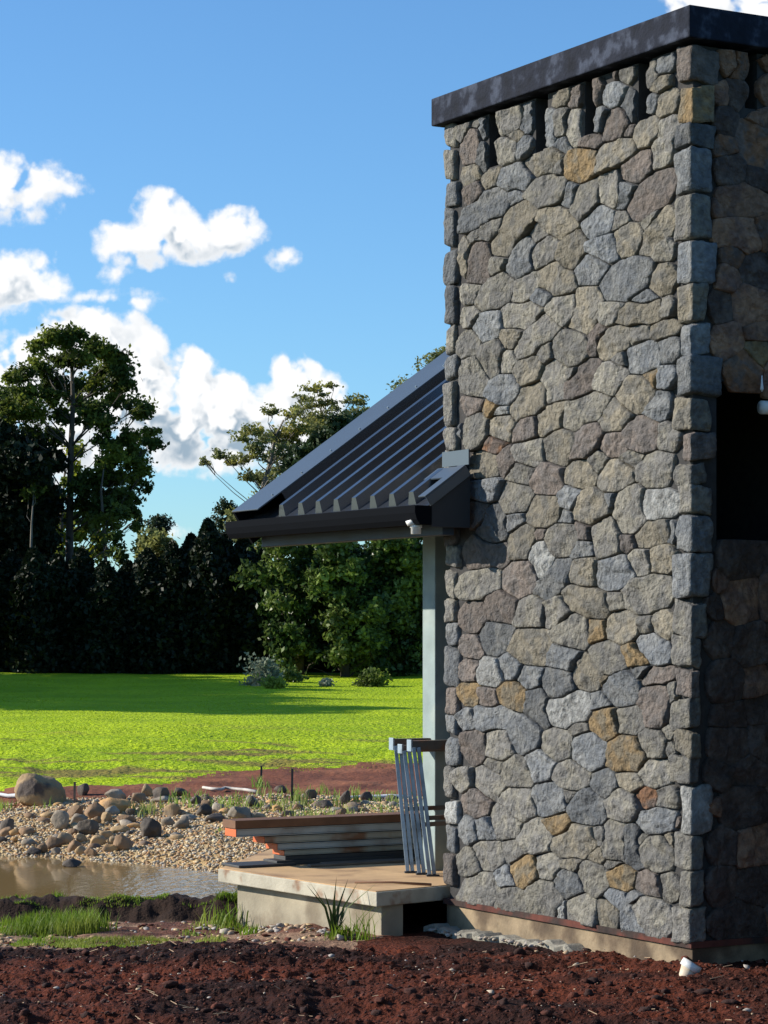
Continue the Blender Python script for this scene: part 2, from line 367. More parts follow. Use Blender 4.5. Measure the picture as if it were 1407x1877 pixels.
def zcol(x, y, k):
    if k == 0:
        f = sstep(fbm(x * 1.5, y * 1.5, octv=4, seed=60), -.6, .9)[..., None]
        return np.array((.020, .005, .0025)) * (1 - f) + np.array((.095, .020, .007)) * f
    if k == 1:
        f = sstep(fbm(x * 2.2, y * 3, octv=4, seed=61), -.3, .6)[..., None]; bk = (sstep(y, 17.15, 17.4))[..., None]
        c = np.array((.13, .055, .035)) * (1 - f) + np.array((.30, .19, .12)) * f
        return c * (1 - bk) + np.array((.03, .016, .01)) * bk
    if k == 2:
        f = sstep(fbm(x * 3, y * 3, octv=3, seed=62), -.5, .6)[..., None]
        return np.array((.46, .30, .13)) * (1 - f) + np.array((.56, .40, .20)) * f
    if k == 3:
        f = sstep(fbm(x * 1.5, y * 2, octv=4, seed=63), -.5, .7)[..., None]
        return np.array((.17, .058, .03)) * (1 - f) + np.array((.26, .10, .05)) * f
    f = sstep(fbm(x * .8, y * 1.4, octv=5, seed=64), -.6, .7)[..., None]
    c = np.array((.31, .44, .007)) * (1 - f) + np.array((.42, .54, .010)) * f
    st = fbm(x * .55, y * 2.4, octv=4, seed=65)
    br = (sstep(st, .38, .75) * (1 - sstep(y, 33, 41)) * .85)[..., None]
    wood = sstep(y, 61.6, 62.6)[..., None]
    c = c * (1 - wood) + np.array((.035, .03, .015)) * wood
    return c * (1 - br) + np.array((.20, .13, .04)) * br
cattr = np.zeros((len(VX), 3))
names = ['soil', 'path', 'gravel_bank', 'red_earth', 'lawn']
gm = [ground_mat('soil_ground', (35, .55), bump=.9, bscale=45, bdist=.03), ground_mat('path_ground', (25, .4), bump=.7, bscale=50, bdist=.02),
      ground_mat('gravel_ground', (60, .4), bump=.8, bscale=45, bdist=.03), ground_mat('red_ground', (14, .35), bump=.6, bscale=20, bdist=.03), ground_mat('lawn_ground', (9, .22), bump=1.0, bscale=14, bdist=.09)]
for k in range(5):
    q = quads[zone == k]
    if not len(q): continue
    u_, inv = np.unique(q.ravel(), return_inverse=True)
    V = VX[u_]
    o = mk(names[k], V, inv.reshape(-1, 4), gm[k], smooth=True)
    tag(o, kind='structure')
    ca = o.data.color_attributes.new('albedo', 'FLOAT_COLOR', 'POINT')
    cc = np.concatenate([zcol(V[:, 0], V[:, 1], k), np.ones((len(V), 1))], -1).astype(np.float32)
    ca.data.foreach_set('color', cc.ravel())
GR = mat('far_ground', (.10, .12, .03), .95, .3, .2, 0)
R_ = 3000
mk('ground', [(-R_, -R_, -.75), (R_, -R_, -.75), (R_, R_, -.75), (-R_, R_, -.75)], [(0, 1, 2, 3)], GR)['kind'] = 'structure'

# pond
wm = bpy.data.materials.new('pond_water'); wm.use_nodes = True; t = wm.node_tree; b = t.nodes['Principled BSDF']
b.inputs['Base Color'].default_value = (.30, .20, .085, 1); b.inputs['Roughness'].default_value = .06; b.inputs['IOR'].default_value = 1.33; b.inputs['Specular IOR Level'].default_value = .9
geo = N(t, 'ShaderNodeNewGeometry'); mp = vmth(t, 'MULTIPLY', geo.outputs['Position'], (5, 1.6, 1))
n = N(t, 'ShaderNodeTexNoise'); n.inputs['Scale'].default_value = 3; n.inputs['Detail'].default_value = 5; t.links.new(mp.outputs[0], n.inputs['Vector'])
rip = maprange(t, N(t, 'ShaderNodeSeparateXYZ').outputs[0], 0, 1)
sx = t.nodes[-1]
sp = N(t, 'ShaderNodeSeparateXYZ'); t.links.new(geo.outputs['Position'], sp.inputs[0])
bstr = maprange(t, sp.outputs[0], -2.6, -1.7, .03, .4)
bm = N(t, 'ShaderNodeBump'); bm.inputs['Distance'].default_value = .03; t.links.new(bstr, bm.inputs['Strength']); t.links.new(n.outputs['Fac'], bm.inputs['Height']); t.links.new(bm.outputs[0], b.inputs['Normal'])
mk('pond_water', [(-9, 18.0, ZW), (1.5, 18.0, ZW), (1.5, 24.5, ZW), (-9, 27.5, ZW)], [(0, 1, 2, 3)], wm)['kind'] = 'structure'

# ------------------------------------------------------------------ the stone tower
C0 = Vector((1.6, 13.0, 0)); U = Vector((-.491, .871, 0)).normalized(); Vv = Vector((.871, .491, 0)).normalized()
def F(t, s, z): return C0 + U * t + Vv * s + Vector((0, 0, z))
def on_front(px, py):                      # a point of the photograph carried to the plane of the front wall
    a = (px - CX) / FPX; t = (C0.x - a * C0.y) / (a * U.y - U.x); d = C0.y + U.y * t
    return t, EYE - (py - HY) / FPX * d, d
def on_right(px, py):
    a = (px - CX) / FPX; s = (a * C0.y - C0.x) / (Vv.x - a * Vv.y); d = C0.y + Vv.y * s
    return s, EYE - (py - HY) / FPX * d, d
TW, TS, ZB, ZT = 2.445, 1.15, .10, 4.76
tower = thing('stone_tower', F(0, 0, 0), 'tall square tower clad in rough grey and tan crazy-laid stone under a dark coping', 'stone tower')

K2 = 2.244
def cr(yoff, rowsx): return [((r[0] / K2 + 780, r[1] / K2 + yoff) + (((r[2] / K2 + 780, r[3] / K2 + yoff, r[4] / K2) if len(r) - (1 if isinstance(r[-1], str) else 0) == 5 else (r[2] / K2,))), r[-1] if isinstance(r[-1], str) else None) for r in rowsx]
FRONT = cr(0, [(160, 545, 38), (225, 510, 14), (255, 500, 255, 550, 16, 'b'), (252, 600, 252, 680, 14, 'd'), (355, 490, 55), (435, 430, 435, 520, 18, 'b'), (345, 625, 46), (425, 600, 30, 'b'), (380, 575, 8, 't'),
 (503, 410, 18), (570, 395, 40), (635, 360, 635, 420, 20), (520, 490, 520, 580, 25, 'b'), (570, 480, 570, 540, 16), (625, 485, 625, 560, 32), (573, 598, 28, 'b'),
 (712, 345, 712, 410, 22), (768, 305, 26), (800, 312, 8), (845, 305, 34), (785, 385, 46), (857, 390, 857, 480, 16, 'd'), (718, 475, 718, 525, 24, 'b'), (790, 520, 54, 'p'),
 (938, 290, 938, 330, 26), (1000, 262, 36, 'b'), (985, 350, 24, 't'), (938, 428, 26, 'b'), (1018, 420, 46), (920, 545, 54, 't'), (848, 545, 14), (1040, 515, 990, 650, 38), (690, 585, 36),
 (475, 675, 530, 655, 42, 't'), (655, 680, 66, 'o'), (570, 692, 10), (760, 650, 825, 620, 46, 't'), (862, 715, 910, 675, 38), (280, 730, 32, 't'), (350, 732, 405, 745, 40, 'b'),
 (190, 722, 42, 't'), (205, 570, 195, 640, 34), (485, 790, 540, 787, 54), (600, 775, 587, 835, 8, 'b'), (672, 800, 662, 860, 44), (775, 762, 788, 805, 34), (840, 765, 832, 825, 18, 'b'), (902, 845, 990, 755, 58),
 (200, 788, 36), (210, 905, 290, 835, 50, 'd'), (385, 790, 20, 'b'), (335, 1005, 415, 885, 50, 't'), (215, 970, 280, 950, 24), (540, 900, 590, 930, 46), (720, 912, 58, 'b'), (812, 900, 20), (850, 980, 56, 't'), (922, 928, 945, 895, 9), (1005, 905, 935, 1000, 36, 't')])
FRONT += cr(400, [(505, 140, 46), (470, 70, 16), (620, 95, 620, 170, 38), (540, 242, 575, 260, 50, 't'), (690, 212, 56, 'b'), (745, 130, 48, 'b'), (1000, 130, 32), (800, 270, 880, 238, 66), (922, 322, 18), (990, 252, 56, 't'),
 (410, 125, 388, 215, 38, 'b'), (310, 190, 26), (225, 145, 225, 225, 38), (170, 115, 170, 210, 16), (265, 330, 330, 278, 44), (420, 292, 45), (490, 330, 26, 'b'), (370, 415, 450, 388, 38), (570, 372, 45),
 (680, 342, 672, 430, 48, 't'), (770, 392, 42), (850, 412, 945, 388, 34), (1012, 370, 22), (718, 455, 700, 530, 20), (762, 530, 810, 492, 42, 't'), (885, 482, 40), (970, 462, 1050, 442, 22, 't'), (905, 570, 62, 'b'), (1020, 542, 46, 'b'),
 (195, 405, 24), (200, 312, 32), (270, 450, 54, 'b'), (185, 525, 48), (360, 492, 36, 't'), (500, 445, 425, 540, 38), (610, 540, 70), (285, 552, 280, 600, 42), (345, 592, 28), (505, 570, 22), (435, 622, 52), (205, 625, 212, 700, 46),
 (330, 710, 60), (545, 632, 545, 710, 44), (688, 620, 625, 710, 32), (614, 645, 16), (768, 650, 56), (805, 595, 18), (880, 722, 66), (945, 665, 24, 'o'), (1013, 652, 38, 'b'), (975, 775, 46, 'b'), (405, 785, 472, 733, 42),
 (195, 760, 38, 'p'), (282, 780, 20, 'o'), (512, 850, 560, 792, 24), (625, 805, 700, 782, 50), (790, 815, 56), (325, 798, 10, 'w'), (215, 872, 52), (325, 862, 46, 't'), (295, 935, 18, 'r'), (430, 870, 38), (160, 882, 8),
 (565, 945, 62), (698, 880, 650, 960, 32, 'p'), (795, 932, 40, 'p'), (900, 890, 64), (1017, 900, 46), (440, 970, 52), (262, 1020, 46, 't'), (352, 1000, 32), (410, 1042, 36), (515, 1072, 58), (645, 1052, 52), (720, 1008, 18), (795, 1062, 66, 't'), (852, 995, 22), (965, 1035, 66)])
FRONT += cr(850, [(265, 110, 46, 'b'), (375, 150, 56), (240, 200, 30, 'p'), (290, 218, 290, 285, 40, 'd'), (380, 235, 25, 'b'), (495, 202, 62), (610, 140, 42), (580, 222, 16, 'b'), (695, 182, 70), (775, 148, 12), (848, 155, 850, 230, 52),
 (960, 168, 1012, 162, 52, 'w'), (912, 300, 985, 278, 40, 't'), (840, 322, 20), (1042, 262, 1050, 310, 10, 'b'), (742, 280, 762, 330, 54), (660, 262, 660, 300, 16), (570, 312, 64), (418, 300, 395, 358, 38), (485, 292, 8), (490, 352, 492, 430, 24, 'w'),
 (655, 356, 34, 'b'), (205, 372, 310, 382, 42, 'p'), (575, 430, 510, 512, 32, 'd'), (665, 442, 52, 't'), (790, 450, 68, 'b'), (900, 402, 42), (1000, 397, 58, 't'), (392, 472, 70), (195, 510, 278, 470, 36), (322, 592, 52), (197, 632, 56),
 (445, 612, 56), (552, 612, 46), (642, 555, 720, 590, 38, 't'), (795, 572, 24), (905, 545, 972, 522, 64), (1052, 560, 16), (1000, 660, 50, 't'), (815, 672, 62), (718, 682, 34, 'o'), (915, 662, 16), (610, 692, 62), (190, 757, 40, 'p'),
 (300, 718, 56, 'd'), (450, 757, 74), (575, 802, 54, 'b'), (178, 852, 46), (280, 862, 52, 'w'), (360, 837, 36), (443, 877, 42, 'b'), (762, 802, 66), (858, 772, 893, 815, 18, 'o'), (745, 880, 8, 'o'), (932, 742, 985, 790, 42, 'b'), (900, 852, 22, 'd'),
 (555, 897, 60, 'd'), (682, 862, 60), (822, 925, 68, 'b'), (942, 882, 1005, 862, 30, 'p'), (178, 942, 44, 'o'), (270, 965, 36, 'p'), (365, 957, 50, 'o'), (462, 962, 485, 1040, 30, 'd'), (572, 1020, 648, 1010, 56, 'w'), (722, 992, 30, 'b'),
 (960, 962, 960, 1030, 52, 'p'), (1030, 918, 1030, 970, 9), (855, 1052, 54), (750, 1066, 58, 'o'), (168, 1052, 36, 'b'), (242, 1042, 335, 1030, 30, 'b')])
FRONT += cr(1300, [(422, 105, 64), (310, 152, 50), (200, 152, 54), (550, 147, 56), (650, 75, 22), (682, 172, 72, 'b'), (845, 187, 76, 'o'), (945, 142, 58), (1025, 95, 15), (1028, 163, 13), (962, 262, 55), (857, 293, 42), (487, 232, 56, 'b'), (390, 262, 52),
 (300, 232, 15), (155, 290, 46), (270, 302, 56), (612, 272, 60), (750, 312, 56, 'd'), (392, 392, 64), (520, 370, 62, 'b'), (680, 402, 70, 'd'), (608, 350, 10), (820, 392, 64), (922, 360, 32, 'r'), (1012, 360, 45), (215, 387, 56, 'p'), (345, 462, 60),
 (932, 465, 1000, 450, 40, 'b'), (1057, 462, 8), (180, 490, 48), (258, 490, 32), (465, 522, 56), (558, 475, 38, 'o'), (592, 555, 668, 532, 52, 't'), (722, 525, 30), (725, 597, 18), (792, 505, 790, 580, 36), (862, 520, 866, 615, 20, 'd'), (965, 590, 64), (893, 540, 10),
 (1025, 545, 14, 't'), (182, 632, 46), (270, 602, 54), (375, 590, 36), (420, 667, 56, 'o'), (515, 652, 42), (600, 720, 52, 'd'), (610, 640, 16), (700, 692, 58), (785, 642, 8), (815, 692, 46, 'o'), (925, 722, 50), (1020, 732, 44), (335, 690, 36, 'b'),
 (202, 755, 268, 722, 44), (365, 785, 48), (500, 772, 68), (580, 815, 8, 'w'), (650, 828, 64), (770, 842, 46, 't'), (795, 772, 858, 868, 22, 'b'), (922, 822, 990, 870, 54), (882, 782, 26)])
SLOTS_F = [(903, 203, 306), (989, 170, 282), (1080, 140, 251), (1178, 100, 223)]
RIGHT = cr(0, [(1228, 250, 36, 'p'), (1285, 225, 1285, 300, 16), (1385, 235, 26), (1385, 370, 40, 'p'), (1200, 382, 30, 'p'), (1270, 388, 42, 'd'), (1215, 505, 48, 'd'), (1205, 600, 38, 'r'), (1230, 700, 52, 'd'), (1335, 560, 1370, 640, 52, 'r'), (1362, 490, 30, 'p'),
 (1350, 745, 38, 'd'), (1240, 832, 1335, 820, 48, 'p'), (1192, 862, 24), (1212, 962, 1308, 975, 52, 'p'), (1388, 960, 42, 'r'), (1480, 300, 60), (1480, 450, 60), (1480, 640, 60, 'p'), (1480, 800, 60), (1500, 950, 60)])
RIGHT += cr(400, [(1245, 150, 38, 'r'), (1225, 250, 44), (1352, 220, 58, 'd'), (1200, 362, 52, 'd'), (1322, 360, 72, 'p'), (1230, 510, 66, 'p'), (1360, 482, 28, 'p'), (1362, 545, 36, 'o'), (1288, 618, 62, 'r'), (1480, 180, 70), (1480, 330, 60, 'r'), (1480, 480, 60), (1460, 620, 60, 'p')])
RIGHT += cr(850, [(1262, 392, 72, 'd'), (1185, 482, 24, 'p'), (1280, 562, 68, 'p'), (1165, 582, 34, 'd'), (1195, 720, 54, 'b'), (1320, 750, 62, 'd'), (1222, 902, 72, 'd'), (1352, 902, 54, 'p'), (1235, 1042, 62, 'd'), (1372, 1000, 52, 'd'), (1440, 560, 60), (1480, 700, 70), (1480, 860, 70), (1500, 1010, 70)])
RIGHT += cr(1300, [(1232, 140, 80, 'b'), (1372, 130, 46, 'd'), (1185, 262, 52, 'd'), (1302, 262, 52), (1155, 402, 36, 'p'), (1288, 402, 88, 'd'), (1205, 562, 62, 'd'), (1332, 562, 72), (1202, 722, 70, 'd'), (1342, 722, 70), (1165, 880, 34), (1290, 872, 80, 'd'), (1500, 150, 80), (1500, 320, 80), (1500, 480, 80), (1500, 640, 80), (1500, 820, 90)])
SLOT_R = [(1376, 98, 208)]

def seeds_to_plane(lst, fn, HS):
    out = []
    for p, c in lst:
        a = fn(p[0], p[1]); r = p[-1] / FPX * a[2]
        b2 = fn(p[2], p[3]) if len(p) == 5 else a
        out.append((a[0] * HS, a[1], b2[0] * HS, b2[1], r, c))
    return out
def cell_outlines(seeds, n_real, bounds, warp, gap, nang=46, rmax=.5, cuts=()):
    """outline of each stone: rays walked from its middle until a neighbour's territory begins"""
    S_ = np.array([s[:5] for s in seeds])
    ax, ay, bx, by, rr = S_.T
    def dist(px, py, k):
        dx, dy = bx[k] - ax[k], by[k] - ay[k]; L = dx * dx + dy * dy + 1e-12
        tt = np.clip(((px - ax[k]) * dx + (py - ay[k]) * dy) / L, 0, 1)
        return np.hypot(px - ax[k] - dx * tt, py - ay[k] - dy * tt) - rr[k]
    x0, x1, y0, y1 = bounds
    res = []
    rads = np.arange(.004, rmax, .0022)
    mx_, my_ = (ax + bx) / 2, (ay + by) / 2
    for i in range(n_real):
        cx, cy = mx_[i], my_[i]
        near = [k for k in range(len(seeds)) if k != i and abs(mx_[k] - cx) < .75 and abs(my_[k] - cy) < .75]
        ang = np.linspace(0, 2 * math.pi, nang, endpoint=False)
        RX = cx + np.cos(ang)[:, None] * rads; RY = cy + np.sin(ang)[:, None] * rads
        WX = RX + warp * fbm(RX * 9, RY * 9, octv=2, seed=70); WY = RY + warp * fbm(RX * 9, RY * 9, octv=2, seed=90)
        own = dist(WX, WY, i) + rr[i]
        out = np.zeros(RX.shape, bool)
        for k in near:
            ok = dist(WX, WY, k) + rr[k]
            out |= own ** 2 - rr[i] ** 2 > ok ** 2 - rr[k] ** 2 - gap * (own + ok)
        out = out | sum([(np.abs(RX - q[0]) < q[1]) & (RY > q[2]) for q in cuts], np.zeros(RX.shape, bool)) | (RX < x0) | (RX > x1) | (RY < y0) | (RY > y1)
        first = np.where(out.any(1), out.argmax(1), len(rads) - 1)
        r = rads[first]
        r = np.minimum(r, (np.roll(r, 1) + np.roll(r, -1)) / 2 * 1.5 + .006)
        for _ in range(2): r = np.minimum(r, np.maximum(np.roll(r, 3), np.roll(r, -3)) * 1.4 + .006)
        res.append((cx, cy, ang, r))
    return res
def stone_mesh(cx, cy, ang, r, HS, base, prot, seed, place, edge=.010):
    rg = np.random.default_rng(seed)
    tilt = rg.normal(0, .075, 2); rings = [(1.0, 'base'), (1.0, 0), (.98, .88), (.945, 1), (.80, 1), (.62, 1), (.42, 1), (.2, 1)]
    V = []; rm = r.mean()
    # a few chisel facets
    fac = rg.normal(0, 1, (5, 2)); fac /= np.linalg.norm(fac, axis=1)[:, None]; off = rg.uniform(.1, .9, 5) * rm; sl = rg.uniform(.05, .34, 5) * (rg.random(5) < .7)
    def height(dx, dy):
        h = prot + dx * tilt[0] + dy * tilt[1]
        for q in range(5): h = h - np.maximum(0, dx * fac[q, 0] + dy * fac[q, 1] - off[q]) * sl[q]
        X_ = (cx + dx); Y_ = (cy + dy)
        h = h + .011 * fbm(X_ * 11 + seed * 3.1, Y_ * 8, octv=3, seed=seed % 50, rough=.6) + .013 * np.abs(fbm(X_ * 30, Y_ * 18, octv=2, seed=seed % 40)) - .004 
        return np.maximum(h, prot * .5)
    for sc_, hh in rings:
        rr = r * sc_ if sc_ < .9 else np.maximum(r - (1 - sc_) * .11, r * .82)
        dx, dy = np.cos(ang) * rr, np.sin(ang) * rr
        if hh == 'base': dep = np.full(len(ang), base)
        else: dep = height(dx, dy) * (hh if hh else .50)
        V += [place((cx + a_) / HS, cy + b_, d_) for a_, b_, d_ in zip(dx, dy, dep)]
    V.append(place(cx / HS, cy, float(height(np.array([0.]), np.array([0.]))[0])))
    n = len(ang); fs = []
    for k in range(len(rings) - 1):
        for j in range(n):
            fs.append((k * n + j, k * n + (j + 1) % n, (k + 1) * n + (j + 1) % n, (k + 1) * n + j))
    k = len(rings) - 1
    for j in range(n): fs.append((k * n + j, k * n + (j + 1) % n, len(V) - 1))
    return V, fs
def area(r): return float((r ** 2).mean() * math.pi)
HSF, HSR = .555, .87
ftab = seeds_to_plane(FRONT, on_front, HSF)
n_front = len(ftab)
voids = []
for (px, y0, y1) in SLOTS_F:
    a = on_front(px, y0 + 2); b2 = on_front(px, y1 - 9)
    voids.append((a[0] * HSF, a[1] + .3, b2[0] * HSF, b2[1], 8 / FPX * a[2], None))
# edge quoins act as neighbours that hold the field stones back
Q = [(85, 154, 1246, 1312, 'p'), (155, 225, 1252, 1300, 'o'), (226, 272, 1246, 1304, 'd'), (273, 356, 1246, 1299, 'b'), (357, 440, 1246, 1298, 'g'), (441, 519, 1249, 1309, 'b'), (520, 592, 1250, 1290, 't'), (593, 652, 1256, 1296, 'b'), (653, 726, 1249, 1315, 'b'),
     (727, 791, 1243, 1299, 't'), (792, 845, 1259, 1308, 'p'), (846, 889, 1243, 1290, 'g'), (890, 942, 1254, 1297, 'g'), (943, 1012, 1249, 1300, 'b'), (1013, 1096, 1240, 1300, 'b'), (1097, 1164, 1241, 1290, 'g'), (1165, 1224, 1238, 1280, 'g'), (1225, 1278, 1246, 1277, 'p'),
     (1279, 1337, 1239, 1279, 'g'), (1338, 1384, 1246, 1277, 't'), (1385, 1435, 1238, 1277, 'g'), (1436, 1528, 1256, 1300, 'w'), (1529, 1593, 1245, 1284, 'g'), (1594, 1661, 1257, 1284, 'g'), (1662, 1728, 1242, 1290, 'g')]
quo = []
for (y0, y1, xl, xr, c) in Q:
    zt = EYE - (y0 - HY) / FPX * 13.0; zb = EYE - (y1 - HY) / FPX * 13.0
    a = on_front(xl, 900)[0]; b2 = on_right(xr, 900)[0]
    quo.append((zb, zt, a, b2, c))
    zc, hh = (zb + zt) / 2, (zt - zb) / 2
    rr = min(a * HSF, hh) * .5
    voids.append((a * HSF - rr, zc - hh + rr, a * HSF - rr, zc + hh - rr, rr, None)); voids.append((.0, zc - hh + rr, .0, zc + hh - rr, rr, None))
LQ = [(230, 275, 'g'), (276, 335, 'g'), (336, 382, 'b'), (383, 458, 'd'), (459, 523, 'd'), (524, 598, 'd'), (599, 652, 'g'), (653, 698, 'b'), (699, 783, 'g'), (784, 829, 'g'), (830, 890, 'g'), (891, 945, 'g'), (946, 1000, 'p'), (1001, 1041, 'g'), (1042, 1094, 'g'), (1095, 1140, 'g'), (1141, 1184, 'b'), (1185, 1259, 'b'),
      (1260, 1311, 'p'), (1312, 1348, 'b'), (1349, 1402, 'b'), (1403, 1464, 'g'), (1465, 1512, 'w'), (1513, 1564, 'b'), (1565, 1626, 'p')]
lquo = []
DL = C0.y + U.y * TW
for (y0, y1, c) in LQ:
    zt = EYE - (y0 - HY) / FPX * DL; zb = EYE - (y1 - HY) / FPX * DL
    a = rnd.uniform(.085, .15); lquo.append((zb, zt, a, c))
    zc, hh = (zb + zt) / 2, (zt - zb) / 2; rr = min(a * HSF, hh) * .5
    xx = (TW - a) * HSF + rr * .8
    voids.append((xx, zc - hh + rr, xx, zc + hh - rr, rr, None)); voids.append((TW * HSF, zc - hh + rr, TW * HSF, zc + hh - rr, rr, None))
allst = []   # (area, verts, faces, colour)
cuts_f = [(on_front(px + 4, y1)[0] * HSF, 12.5 / FPX * on_front(px, y1)[2], on_front(px, y1)[1]) for px, y0, y1 in SLOTS_F]
outl = cell_outlines(ftab + voids, n_front, (.01, TW * HSF - .01, ZB + .0, ZT - .02), .005, .0068, nang=84, cuts=cuts_f)
greys = 'gggggtbp'
for i, (cx, cy, ang, r) in enumerate(outl):
    if r.mean() < .011: continue
    c = ftab[i][5] or rnd.choice(greys)
    V, fs = stone_mesh(cx, cy, ang, r, HSF, -.01, rnd.uniform(.026, .042), 100 + i, lambda t_, z_, d_: F(t_, -d_, z_))
    allst.append((area(r) / HSF, V, [f[::-1] for f in fs][:0] + fs, c, i))
rtab = seeds_to_plane(RIGHT, on_right, HSR); n_right = len(rtab)
rv = []
for (px, y0, y1) in SLOT_R:
    a = on_right(px, y0 + 2); b2 = on_right(px, y1 - 9); rv.append((a[0] * HSR, a[1] + .3, b2[0] * HSR, b2[1], .026, None))
for (zb, zt, a, b2, c) in quo:
    zc, hh = (zb + zt) / 2, (zt - zb) / 2; rr = min(b2 * HSR, hh) * .5
    rv.append((b2 * HSR - rr, zc - hh + rr, b2 * HSR - rr, zc + hh - rr, rr, None)); rv.append((0, zc - hh + rr, 0, zc + hh - rr, rr, None))
OPZ0, OPZ1 = 2.17, 3.02
seen = []
for (cx, cy, ang, r), sd in zip(cell_outlines(rtab + rv, n_right, (.01, TS * HSR, ZB, ZT - .02), .005, .0068, nang=60, cuts=[(on_right(1376, 200)[0] * HSR, .028, on_right(1376, 206)[1])]), rtab):
    yy = cy + np.sin(ang) * r
    jz = rnd.uniform(-.045, .05)
    if cy > 2.6: r = np.minimum(r, np.where(np.sin(ang) < 0, (cy - OPZ1 + .03 + jz) / np.maximum(-np.sin(ang), 1e-3), 9))
    else: r = np.minimum(r, np.where(np.sin(ang) > 0, (OPZ0 + .02 + abs(jz) * 1.3 - cy) / np.maximum(np.sin(ang), 1e-3), 9))
    r = np.abs(r) + .005
    c = {'d': 'k', 'p': 'n', 'b': 'k'}.get(sd[5], sd[5]) or rnd.choice('nnkkr')  # dark and blue-grey stones here swap to the brown that carries painted shade
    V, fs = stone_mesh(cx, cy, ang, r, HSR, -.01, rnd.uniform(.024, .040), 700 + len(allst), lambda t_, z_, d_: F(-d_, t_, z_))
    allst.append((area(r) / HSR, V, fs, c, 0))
def grid_block(lo, hi, place, seed, n=9, p=22, amp=.011):
    """rough corner stone: a rounded, chipped block between two corners of a local frame"""
    u = np.linspace(-1, 1, n + 1); pts = {}; V = []; fs = []
    def vid(a):
        key = tuple(np.round(a, 5))
        if key not in pts: pts[key] = len(V); V.append(np.array(a, float))
        return pts[key]
    for ax in range(3):
        for sg in (-1, 1):
            for i in range(n):
                for j in range(n):
                    q = []
                    for (ii, jj) in ((i, j), (i + 1, j), (i + 1, j + 1), (i, j + 1)):
                        a = [0, 0, 0]; a[ax] = sg; a[(ax + 1) % 3] = u[ii]; a[(ax + 2) % 3] = u[jj]; q.append(vid(a))
                    fs.append(tuple(q if sg > 0 else q[::-1]))
    V = np.array(V); nrm = (np.abs(V) ** p).sum(1) ** (1 / p); W = V / nrm[:, None]
    ctr = (np.array(lo) + np.array(hi)) / 2; hf = (np.array(hi) - np.array(lo)) / 2
    Pn = W * hf + ctr
    rg_ = np.random.default_rng(seed)
    zz = (Pn[:, 2] - ctr[2]) / hf[2]
    for ax_ in (0, 1):
        far = np.clip(V[:, ax_], 0, 1); Pn[:, ax_] += far * hf[ax_] * (rg_.normal(0, .10) * zz + rg_.normal(0, .10) * zz * zz - .04)
    Pn[:, 2] += rg_.normal(0, .010) * V[:, 0] + rg_.normal(0, .010) * V[:, 1]
    d = amp * (fbm(Pn[:, 0] * 12 + seed, Pn[:, 1] * 12, Pn[:, 2] * 12, octv=4, seed=seed % 60, rough=.6))
    dirn = V / np.linalg.norm(V, axis=1)[:, None]
    Pn = Pn + dirn * d[:, None]
    return [place(*q) for q in Pn], fs
for i, (zb, zt, a, b2, c) in enumerate(quo):
    pr, pr2 = rnd.uniform(.034, .046), rnd.uniform(.03, .045)
    V, fs = grid_block((-pr2, -pr, zb + .005), (a - .005, b2 - .005, zt - .005), lambda x, y, z: F(x, y, z), 900 + i)
    allst.append(((a + b2) * (zt - zb), V, fs, c, 0))
for i, (zb, zt, a, c) in enumerate(lquo):
    V, fs = grid_block((TW - a + .004, -rnd.uniform(.026, .040), zb + .004), (TW + rnd.uniform(.012, .034), .12, zt - .004), lambda x, y, z: F(x, y, z), 950 + i, n=7, p=10)
    allst.append(((a + .08) * (zt - zb), V, fs, c, 0))
allst.sort(key=lambda s: -s[0])
def fixwind(V, fs): return fs
rest = {}
for k, (ar, V, fs, c, i) in enumerate(allst):
    if k < 300:
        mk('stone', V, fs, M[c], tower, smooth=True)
    else:
        m_ = rest.setdefault('x', [[], [], []]); b = len(m_[0]); m_[0] += [tuple(v) for v in V]; m_[1] += [tuple(q + b for q in f) for f in fs]; m_[2] += ['gbtodwrpkn'.index(c)] * len(fs)
if rest:
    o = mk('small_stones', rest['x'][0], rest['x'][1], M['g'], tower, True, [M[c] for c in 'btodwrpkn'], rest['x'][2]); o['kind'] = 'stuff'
# core walls, hollow at the top so that the vents look into the dark
core = MB()
SLZ = min(on_front(x, y1)[1] for x, y0, y1 in SLOTS_F)
slots = sorted([(on_front(x, y1)[0], on_front(x, y1)[1]) for x, y0, y1 in SLOTS_F])
edges = [0.0]
for (t_, z_) in slots: edges += [t_ - .085, t_ + .04]
edges.append(TW)
for k in range(0, len(edges), 2): core.fbox(edges[k], edges[k + 1], .0, .11, SLZ, ZT - .005)
for (t_, z_) in slots: core.fbox(t_ - .085, t_ + .04, .0, .108, SLZ, z_)
core.fbox(0, TW, 0, .11, ZB, SLZ)
sr = on_right(1376, 200)
core.fbox(0, .11, .11, sr[0] - .04, OPZ1, ZT - .005); core.fbox(0, .11, sr[0] + .04, TS, OPZ1, ZT - .005); core.fbox(0, .11, sr[0] - .04, sr[0] + .04, OPZ1, sr[1])
core.fbox(0, .11, .11, TS, ZB, OPZ0 - .01); core.fbox(0, .11, .11, .15, OPZ0 - .01, OPZ1); core.fbox(0, .11, .98, TS, OPZ0 - .01, OPZ1)
core.fbox(TW - .11, TW, .11, TS, ZB, ZT - .005); core.fbox(.11, TW - .11, TS - .11, TS, ZB, ZT - .005)
core.fbox(.11, TW - .11, .11, TS - .11, 1.9, 2.0)
core.build('mortar_core', MORT, tower)
cap = MB(); cap.fbox(-.085, TW + .085, -.085, TS + .085, ZT + .008, ZT + .175)
o = cap.build('coping', COPE, tower, bevel=.008)
ft = MB(); ft.fbox(-.015, TW + .02, -.015, TS, -.35, ZB - .022); ft.build('footing', FOOT, tower, bevel=.006)
